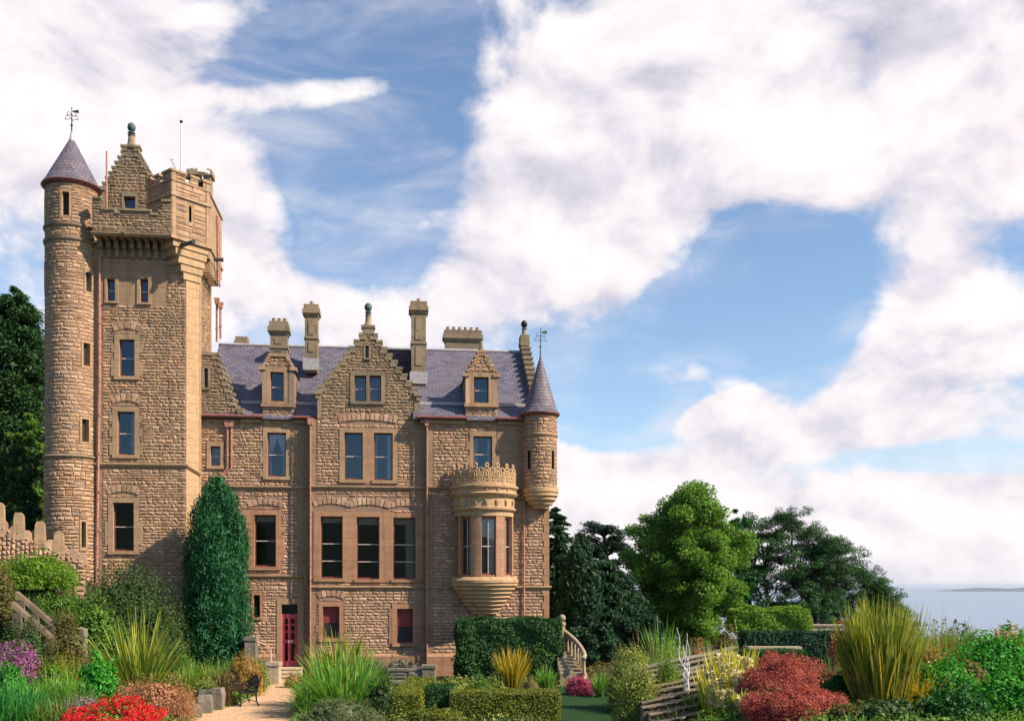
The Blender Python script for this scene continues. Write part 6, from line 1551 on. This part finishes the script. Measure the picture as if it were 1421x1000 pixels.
grassbed('grass_drift', 'spiky green leaves growing through the top of the far hedge', 'grass', 1056, 55.6, 80, 838, 'blade_green', 420, .05, dep=1.0)
d = 50; hedge('yew_hedge', 'long dark clipped yew hedge in shade in front of the far hedge', 'hedge', X_(1034, d), X_(1186, d), d, d + 1.5, at(1100, d, 877), 'leaf_yew', 13000, .12)
d = 45; hedge('yew_hedge', 'dark low hedge below the pale kerb wall', 'hedge', X_(1030, d), X_(1120, d), d, d + .8, at(1070, d, 902), 'leaf_ivy', 7000, .1)
d = 46.5; m = MB(); m.box(X_(1040, d), X_(1112, d), d, d + .5, -.1, at(1070, d, 900)); m.box(X_(1039, d), X_(1113, d), d - .05, d + .55, at(1070, d, 900), at(1070, d, 897)); o = m.build('low_wall', 'pale_stone'); tag(o, 'thin pale stone kerb wall behind the red heather', 'wall')
d = 58; m = MB(); m.box(X_(1118, d), X_(1172, d), d, d + .5, -.1, at(1150, d, 868)); m.box(X_(1117, d), X_(1173, d), d - .06, d + .56, at(1150, d, 868), at(1150, d, 866)); o = m.build('low_wall', 'pale_stone'); tag(o, 'pale coped terrace wall below the pines beside the red leaved bush', 'wall')
shrub('shrub', 'dark rounded bush in front of the coped terrace wall', 'shrub', 1142, 52, 36, 864, 'leaf_ivy', 3500, .1)
shrub('shrub', 'small red leaved bush below the pines left of the great flax', 'shrub', 1166, 44, 36, 850, 'leaf_red', 3600, .1)

def ledges():
    """dry laid slabs stepping up the bank"""
    root = empty('stone_ledges', (0, 0, 0)); tag(root, 'bank of thin weathered stone ledges stepping up beside the lawn', 'stone steps'); r = random.Random(12)
    n = 10
    for i in range(n):
        t = i / (n - 1); d = 26.4 + 4.8 * t; py = 1004 - (1004 - 926) * t ** .85; z = at(0, d, py); x0 = X_(906 - 26 * math.sin(t * 2.4), d) + r.uniform(-.12, .12); x1 = X_(1034, d); k = 4
        m = MB(); es = sorted([x0, x1] + [x0 + (x1 - x0) * (j + r.uniform(.75, 1.25)) / k for j in range(k - 1)])
        c = lambda q: 1.3 * max(0, (q - x0) / (x1 - x0)) ** 1.4 - .35 * t
        hz_ = lambda q: z + .17 * (q - x0) + .012 * math.sin(q * 3 + i * 2)
        for a, b in zip(es, es[1:]):
            th = r.uniform(.035, .055); ns = 4
            for q in range(ns):                     # a slab, its lip broken and uneven
                u0, u1 = a + .004 + (b - a - .008) * q / ns, a + .004 + (b - a - .008) * (q + 1) / ns
                J = [r.uniform(-.02, .02), r.uniform(-.02, .02)]
                vs = [(u0, d + c(u0) - .02, hz_(u0) - th), (u1, d + c(u1) - .02, hz_(u1) - th), (u1, d + c(u1) + .8, hz_(u1) - th), (u0, d + c(u0) + .8, hz_(u0) - th)]
                m.add(vs + [(x, y - (.03 if w < 2 else 0) + (J[w] if w < 2 else 0), h + th) for w, (x, y, h) in enumerate(vs)], [(3, 2, 1, 0), (4, 5, 6, 7), (0, 1, 5, 4), (2, 3, 7, 6)] + ([(3, 0, 4, 7)] if q == 0 else []) + ([(1, 2, 6, 5)] if q == ns - 1 else []))
            s = a
            while s < b - .05:                      # small packing stones under the slab
                e = min(b, s + r.uniform(.12, .26)); m.box(s + .01, e - .01, d + .07 + c(s) + r.uniform(-.03, .03), d + .8 + c(s), hz_(s) - .40, hz_(s) - th - .004 - r.uniform(0, .03), 1, jit=.025); s = e
        m.build('ledge', ['slab_stone', 'earth_stone'], root)
ledges()
def white_branch():
    x, y, z = spot(953, 28.6); z0 = at(0, y, 945); root = empty('twisted_branch', (x, y, z0)); tag(root, 'bleached white twisted branch standing on the stone ledges', 'branch'); H = at(0, y, 870) - z0; rg = np.random.default_rng(6); m = MB()
    for k in range(7):
        p = np.array([rg.normal() * .05, rg.normal() * .05, -.25]); q = np.array([rg.normal() * .10 - .03, rg.normal() * .1, H * (1 - .11 * k)])
        m.tube([p + (q - p) * i / 8 + np.array([.09 * math.sin(i * 1.1 + k * 2), .09 * math.cos(i * 1.2 + k), 0]) * math.sin(math.pi * min(1, i / 8 + .05)) for i in range(9)], [.024 - .002 * i for i in range(9)], 6)
    m.build('stems', 'white_wood', root, 60)
white_branch()
def spike(label, px, d, top, n=3, wpx=18):
    """tall yellow green plant with cream flowers up its stems"""
    loc, W, H = geo(px, d, wpx, top); rg = rgen(); me = blade_mesh('flower_spike', [blade_quads(rg, 110, H * 1.02, .06, .26, .10, W * .45, lj=.75)], 'blade_bright'); o = link(me, 'flower_spike', loc); tag(o, label, 'flower spikes'); P_ = []
    for k in range(n):
        sx = rg.normal() * W * .25; nn = 70; zz = rg.uniform(.22, .72, nn) * H; a = rg.uniform(0, 6.28, nn); P_.append(np.stack([sx + np.cos(a) * .10, -.30 - np.abs(np.sin(a)) * .14, zz], 1))
    P_ = np.concatenate(P_); link(np_mesh('blossom', leaf_quads(rg, P_, rg.normal(size=P_.shape) + np.array([0, -1.0, .4]), .13, .7), 4, 'petal_cream'), 'blossom', parent=o)
for lab, px, d, top in (('yellow spike plant with cream flowers standing just before the red bed', 1024, 25.6, 906), ('cream flowered spike plant leaning over the middle stone ledges', 992, 26.0, 918), ('short yellow spike plant at the bottom edge beside the russet mound', 1026, 23.8, 950), ('cream flowering spike plant, the one touching the stone ledges', 984, 27.2, 902), ('tall yellow green spike plant highest beside the white branch', 998, 27.8, 872), ('yellow spike plant with cream blooms at the centre of its row', 1010, 26.8, 890), ('yellow green spike plant with its leaf tips before the far hedge', 1020, 27.8, 874), ('yellow green spike plant next to the red heather', 1032, 27.0, 880), ('low cream flowered plant at the bottom edge under the spike row', 1004, 25.2, 940)): spike(lab, px, d, top)
shrub('heather', 'broad red and orange heather bed in the sun right of the yellow spikes', 'heather', 1092, 24.8, 142, 895, 'leaf_red', 60000, .055, .35, nl=120, ls=.26, dep=1.3, longdir=(0, 0, 1))
shrub('heather', 'red heather along the back of the bed under the pale kerb wall', 'heather', 1092, 30, 140, 892, 'leaf_red', 30000, .06, .35, nl=70, ls=.4, dep=.7, longdir=(0, 0, 1))
shrub('heather', 'russet heather mound at the bottom edge below the red bed', 'heather', 1086, 22.4, 120, 952, 'leaf_russet', 24000, .05, .35, nl=50, ls=.24, dep=.8)
grassbed('grass_drift', 'thin green and tan grasses between the red heather and the great flax', 'grass', 1150, 24.6, 54, 886, 'blade_green', 1200, .02, dep=1.4, mat2='blade_bronze')
shrub('leafy_plant', 'blue green leafy plant with white flecks at the foot of the great flax', 'plant', 1166, 22.3, 60, 914, 'leaf_deepgreen', 8000, .075, .4, bloom=('plate_white', 160, .05))
tuft('phormium', 'great yellow edged flax, the largest plant right of the pines', 'flax plant', 1222, 21.6, 108, 818, 'blade_yellow', 800, .040, .30, .06, ('blade_gold', 120), base=.46)
grassbed('ornamental_grass', 'golden ochre grass leaning out of the great flax towards the ground cover', 'ornamental grass', 1276, 21.4, 66, 884, 'blade_gold', 1000, .02, dep=1.0, lean=.7, droop=.8)
grassbed('grass_drift', 'fine straw green grasses in front of the sea right of the great flax', 'grass', 1302, 26, 116, 826, 'blade_straw', 5200, .022, dep=1.5, lean=.35, mat2='blade_green')
shrub('shrub', 'ochre brown shrub between the fine grasses and the ground cover', 'shrub', 1290, 24.4, 64, 884, 'leaf_ochre', 10000, .07, .4)
shrub('leafy_plant', 'broad bright green leafy bush on the bank before the sea', 'plant', 1384, 24, 150, 852, 'leaf_bright', 30000, .085, .6, nl=60)
shrub('leafy_plant', 'orange tipped leafy shrub top at the picture edge before the sea', 'plant', 1402, 25.4, 74, 850, 'leaf_ochre', 8600, .08)
shrub('leafy_plant', 'bright green ground cover mound between the great flax and the leafy bush', 'plant', 1308, 21.6, 104, 898, 'leaf_bright', 17000, .075, .6, nl=50)
shrub('leafy_plant', 'dull green and tan plant in the gap between the two bright green mounds', 'plant', 1344, 22.3, 60, 906, 'leaf_bronze', 9000, .075)
shrub('leafy_plant', 'deep green ground cover at the picture corner below the leafy bush', 'plant', 1398, 20.6, 100, 914, 'leaf_bright', 16000, .075, .6, nl=50)
shrub('leafy_plant', 'deep green leaves spreading along the bottom edge right of the great flax', 'plant', 1322, 20, 110, 940, 'leaf_deepgreen', 16000, .075, .6, nl=50)
shrub('leafy_plant', 'tall upright leafy sprig sticking up before the sea', 'plant', 1338, 26.4, 18, 845, 'leaf_deepgreen', 900, .09, .5, core=False)
shrub('shrub', 'low dark shrub filling the bottom edge under the great flax', 'shrub', 1236, 20, 120, 958, 'leaf_dark', 12000, .09)
shrub('shrub', 'olive shrub bank behind the fine grasses, before the sea', 'shrub', 1310, 40, 190, 846, 'leaf_bronze', 18000, .1, dep=.5)
shrub('shrub', 'low green bank behind the leafy bush, before the sea', 'shrub', 1420, 38, 170, 850, 'leaf_mid', 14000, .1, dep=.5)
shrub('shrub', 'dark green growth behind the great flax, below the pines', 'shrub', 1200, 40, 120, 866, 'leaf_dark', 10000, .1, dep=.5)
grassbed('grass_drift', 'green and tan grasses right behind the red heather', 'grass', 1120, 29, 70, 886, 'blade_bronze', 900, .02, dep=1.6, mat2='blade_green')
shrub('shrub', 'low sage plants between the stone ledges and the golden grasses', 'shrub', 968, 33.5, 110, 900, 'leaf_sage', 9000, .085, dep=.6)
shrub('shrub', 'green weeds in the lawn corner left of the stone ledges', 'shrub', 884, 30.6, 40, 944, 'leaf_sage', 4200, .075)
shrub('shrub', 'green bank planting below the lime shrub and the stair rails', 'shrub', 40, 40.2, 120, 836, 'leaf_dark', 14000, .1, dep=.5)
shrub('shrub', 'mixed green shrubs filling the bank behind the purple cushion', 'shrub', 84, 41.6, 90, 806, 'leaf_mid', 9000, .1, dep=.6)
shrub('shrub', 'olive shrub low beneath the large dark shrub near the conifer', 'shrub', 240, 42.2, 60, 862, 'leaf_dark', 6500, .1, dep=.7)
shrub('heather', 'red heather spilling over the bottom edge in front of the red bed', 'heather', 1104, 20.8, 150, 936, 'leaf_red', 34000, .05, .35, nl=90, ls=.22, dep=.8, longdir=(0, 0, 1))
shrub('shrub', 'low green plants at the bottom edge between the spikes and the red heather', 'shrub', 1040, 23.6, 60, 968, 'leaf_sage', 7000, .06)
shrub('shrub', 'dark green weeds at the bottom edge below the cream flowered plant', 'shrub', 992, 23.0, 90, 978, 'leaf_mid', 8000, .06)
shrub('shrub', 'tan and olive low plant at the foot of the great flax on its left', 'shrub', 1180, 20, 60, 962, 'leaf_bronze', 7000, .06)
shrub('shrub', 'sage growth creeping over the left end of the stone ledges', 'shrub', 896, 28.4, 44, 930, 'leaf_sage', 6500, .06, ls=.2)
tuft('ornamental_grass', 'green tuft rooted among the upper stone ledges', 'ornamental grass', 930, 30.0, 24, 914, 'blade_green', 110, .03, .6, .4)
tuft('ornamental_grass', 'yellow green tuft rooted among the stone ledges just under the white branch', 'ornamental grass', 966, 27.6, 30, 944, 'blade_yellow', 110, .03, .7, .4)
for lab_, px_, d_, w_, t_, m_ in (('small dry tuft growing from the lower stone ledges', 940, 27.0, 26, 962, 'blade_straw'), ('low green weed on the lowest stone ledge by the lawn', 916, 26.4, 28, 978, 'blade_green'), ('dry grass tuft under the yellow spikes on the stone ledges', 990, 28.4, 28, 926, 'blade_straw')):
    tuft('ornamental_grass', lab_, 'ornamental grass', px_, d_, w_, t_, m_, 100, .025, .9, .5)
shrub('shrub', 'dark green shrub hiding the foot of the stair rails above the purple cushion', 'shrub', 36, 37.9, 110, 848, 'leaf_dark', 20000, .09, dep=.5, ls=.5)
shrub('shrub', 'mid green shrub at the lower end of the stair rails beside the posts', 'shrub', 66, 37.9, 44, 876, 'leaf_bronze', 6000, .08, dep=.6)
shrub('shrub', 'yellow green sage mass spilling over the upper left of the stone ledges', 'shrub', 888, 28.6, 74, 896, 'leaf_sage', 17000, .065, nl=50)
shrub('shrub', 'leafy green growth over the top of the stone ledges left of the white branch', 'shrub', 928, 29.8, 60, 892, 'leaf_mid', 12000, .065, nl=40)
grassbed('grass_drift', 'golden grass crown over the sage mass beside the stone ledges', 'grass', 910, 29.6, 80, 880, 'blade_yellow', 900, .03, dep=.9, mat2='blade_straw')
shrub('shrub', 'yellow green filling between the purple cushion and the stone posts', 'shrub', 74, 36.4, 60, 896, 'leaf_lime', 7000, .07, dep=.6)
shrub('shrub', 'fresh green leafy shrub between the striped flax and the conifer foot', 'shrub', 252, 41.8, 40, 886, 'leaf_mid', 6000, .08)
def in_poly(x, y, pg):
    k = False; j = len(pg) - 1
    for i in range(len(pg)):
        if (pg[i][1] > y) != (pg[j][1] > y) and x < (pg[j][0] - pg[i][0]) * (y - pg[i][1]) / (pg[j][1] - pg[i][1]) + pg[i][0]: k = not k
        j = i
    return k
def cover(name, mat, x0, x1, y0, y1, n, H, leaf=None):
    rg = rgen(); P_ = []
    while len(P_) < n:
        x, y = rg.uniform(x0, x1), rg.uniform(y0, y1)
        if in_poly(x, y, poly) or (LAWN_X[0] < x < LAWN_X[1] and y < 44) or (x > 4.2 and x < 6.6 and 26 < y < 31): continue
        P_.append((x, y, hgt(x, y)))
    P_ = np.array(P_)
    if leaf: me = np_mesh(name, leaf_quads(rg, P_ + np.array([0, 0, 1]) * rg.uniform(.02, H, (n, 1)), rg.normal(size=(n, 3)) * .7 + np.array([0, -.2, 1]), leaf, .6), 4, mat)
    else: me = blade_mesh(name, [blade_quads(rg, n, H, .03, .7, .5, .02, 3, .6, cent=P_)], mat)
    o = link(me, name); o['kind'] = 'stuff'
cover('ground_cover', 'leaf_mid', -23, -5.5, 28, 47, 26000, .30, .12); cover('ground_cover', 'leaf_sage', -23, 4, 29, 47, 24000, .28, .10); cover('ground_cover', 'leaf_dark', -8, 1, 28, 47, 12000, .25, .11)
cover('ground_cover', 'leaf_mid', 3.5, 17, 18, 44, 32000, .32, .10); cover('ground_cover', 'leaf_bronze', 3.5, 30, 22, 60, 26000, .4, .14)
cover('grass', 'blade_green', -23, -5.5, 28, 46, 9000, .5); cover('grass', 'blade_green', 4, 17, 18, 40, 9000, .45)
cover('grass', 'blade_dead', -20, 17, 20, 46, 4000, .45)
r_ = np.random.default_rng(77); Q = []
while len(Q) < 1500:
    x, y = r_.uniform(-11, -6.2), r_.uniform(29, 48)
    if in_poly(x, y, poly): Q.append((x, y, .02))
Q = np.array(Q); o = link(np_mesh('gravel', leaf_quads(r_, Q, r_.normal(size=Q.shape) * .25 + np.array([0, 0, 1]), .05, .7), 4, 'path_stones'), 'gravel'); o['kind'] = 'stuff'
r_ = np.random.default_rng(78); Q = []
for i in range(len(ol) - 1):
    for k in range(70):
        t = r_.uniform(0, 1); Q.append((ol[i][0] * (1 - t) + ol[i + 1][0] * t + r_.normal() * .12, ol[i][1] * (1 - t) + ol[i + 1][1] * t + r_.normal() * .12, 0))
for i in range(len(orr_) - 1):
    for k in range(110):
        t = r_.uniform(0, 1); Q.append((orr_[i][0] * (1 - t) + orr_[i + 1][0] * t + r_.normal() * .10, orr_[i][1] * (1 - t) + orr_[i + 1][1] * t, 0))
o = link(blade_mesh('grass', [blade_quads(r_, len(Q), .26, .02, .8, .5, .02, 3, .6, cent=np.array(Q))], 'blade_green'), 'grass'); o['kind'] = 'stuff'
# air: the headland and the far sea fade
m = MB(); q = 72000; m.box(-q, q, -q, q, -106, 84)
hm = bpy.data.materials.new('haze'); hm.use_nodes = True; hm.node_tree.nodes.clear(); hn = NT(hm.node_tree)
pv = hn.n('ShaderNodeVolumePrincipled'); pv.inputs['Color'].default_value = (.72, .82, .97, 1); pv.inputs['Density'].default_value = 2.6e-5; pv.inputs['Anisotropy'].default_value = .2
ho = hn.n('ShaderNodeOutputMaterial'); hn.l(pv.outputs[0], ho.inputs['Volume']); MATS['haze'] = hm
if True:
    o = m.build('haze', 'haze'); o['kind'] = 'stuff'
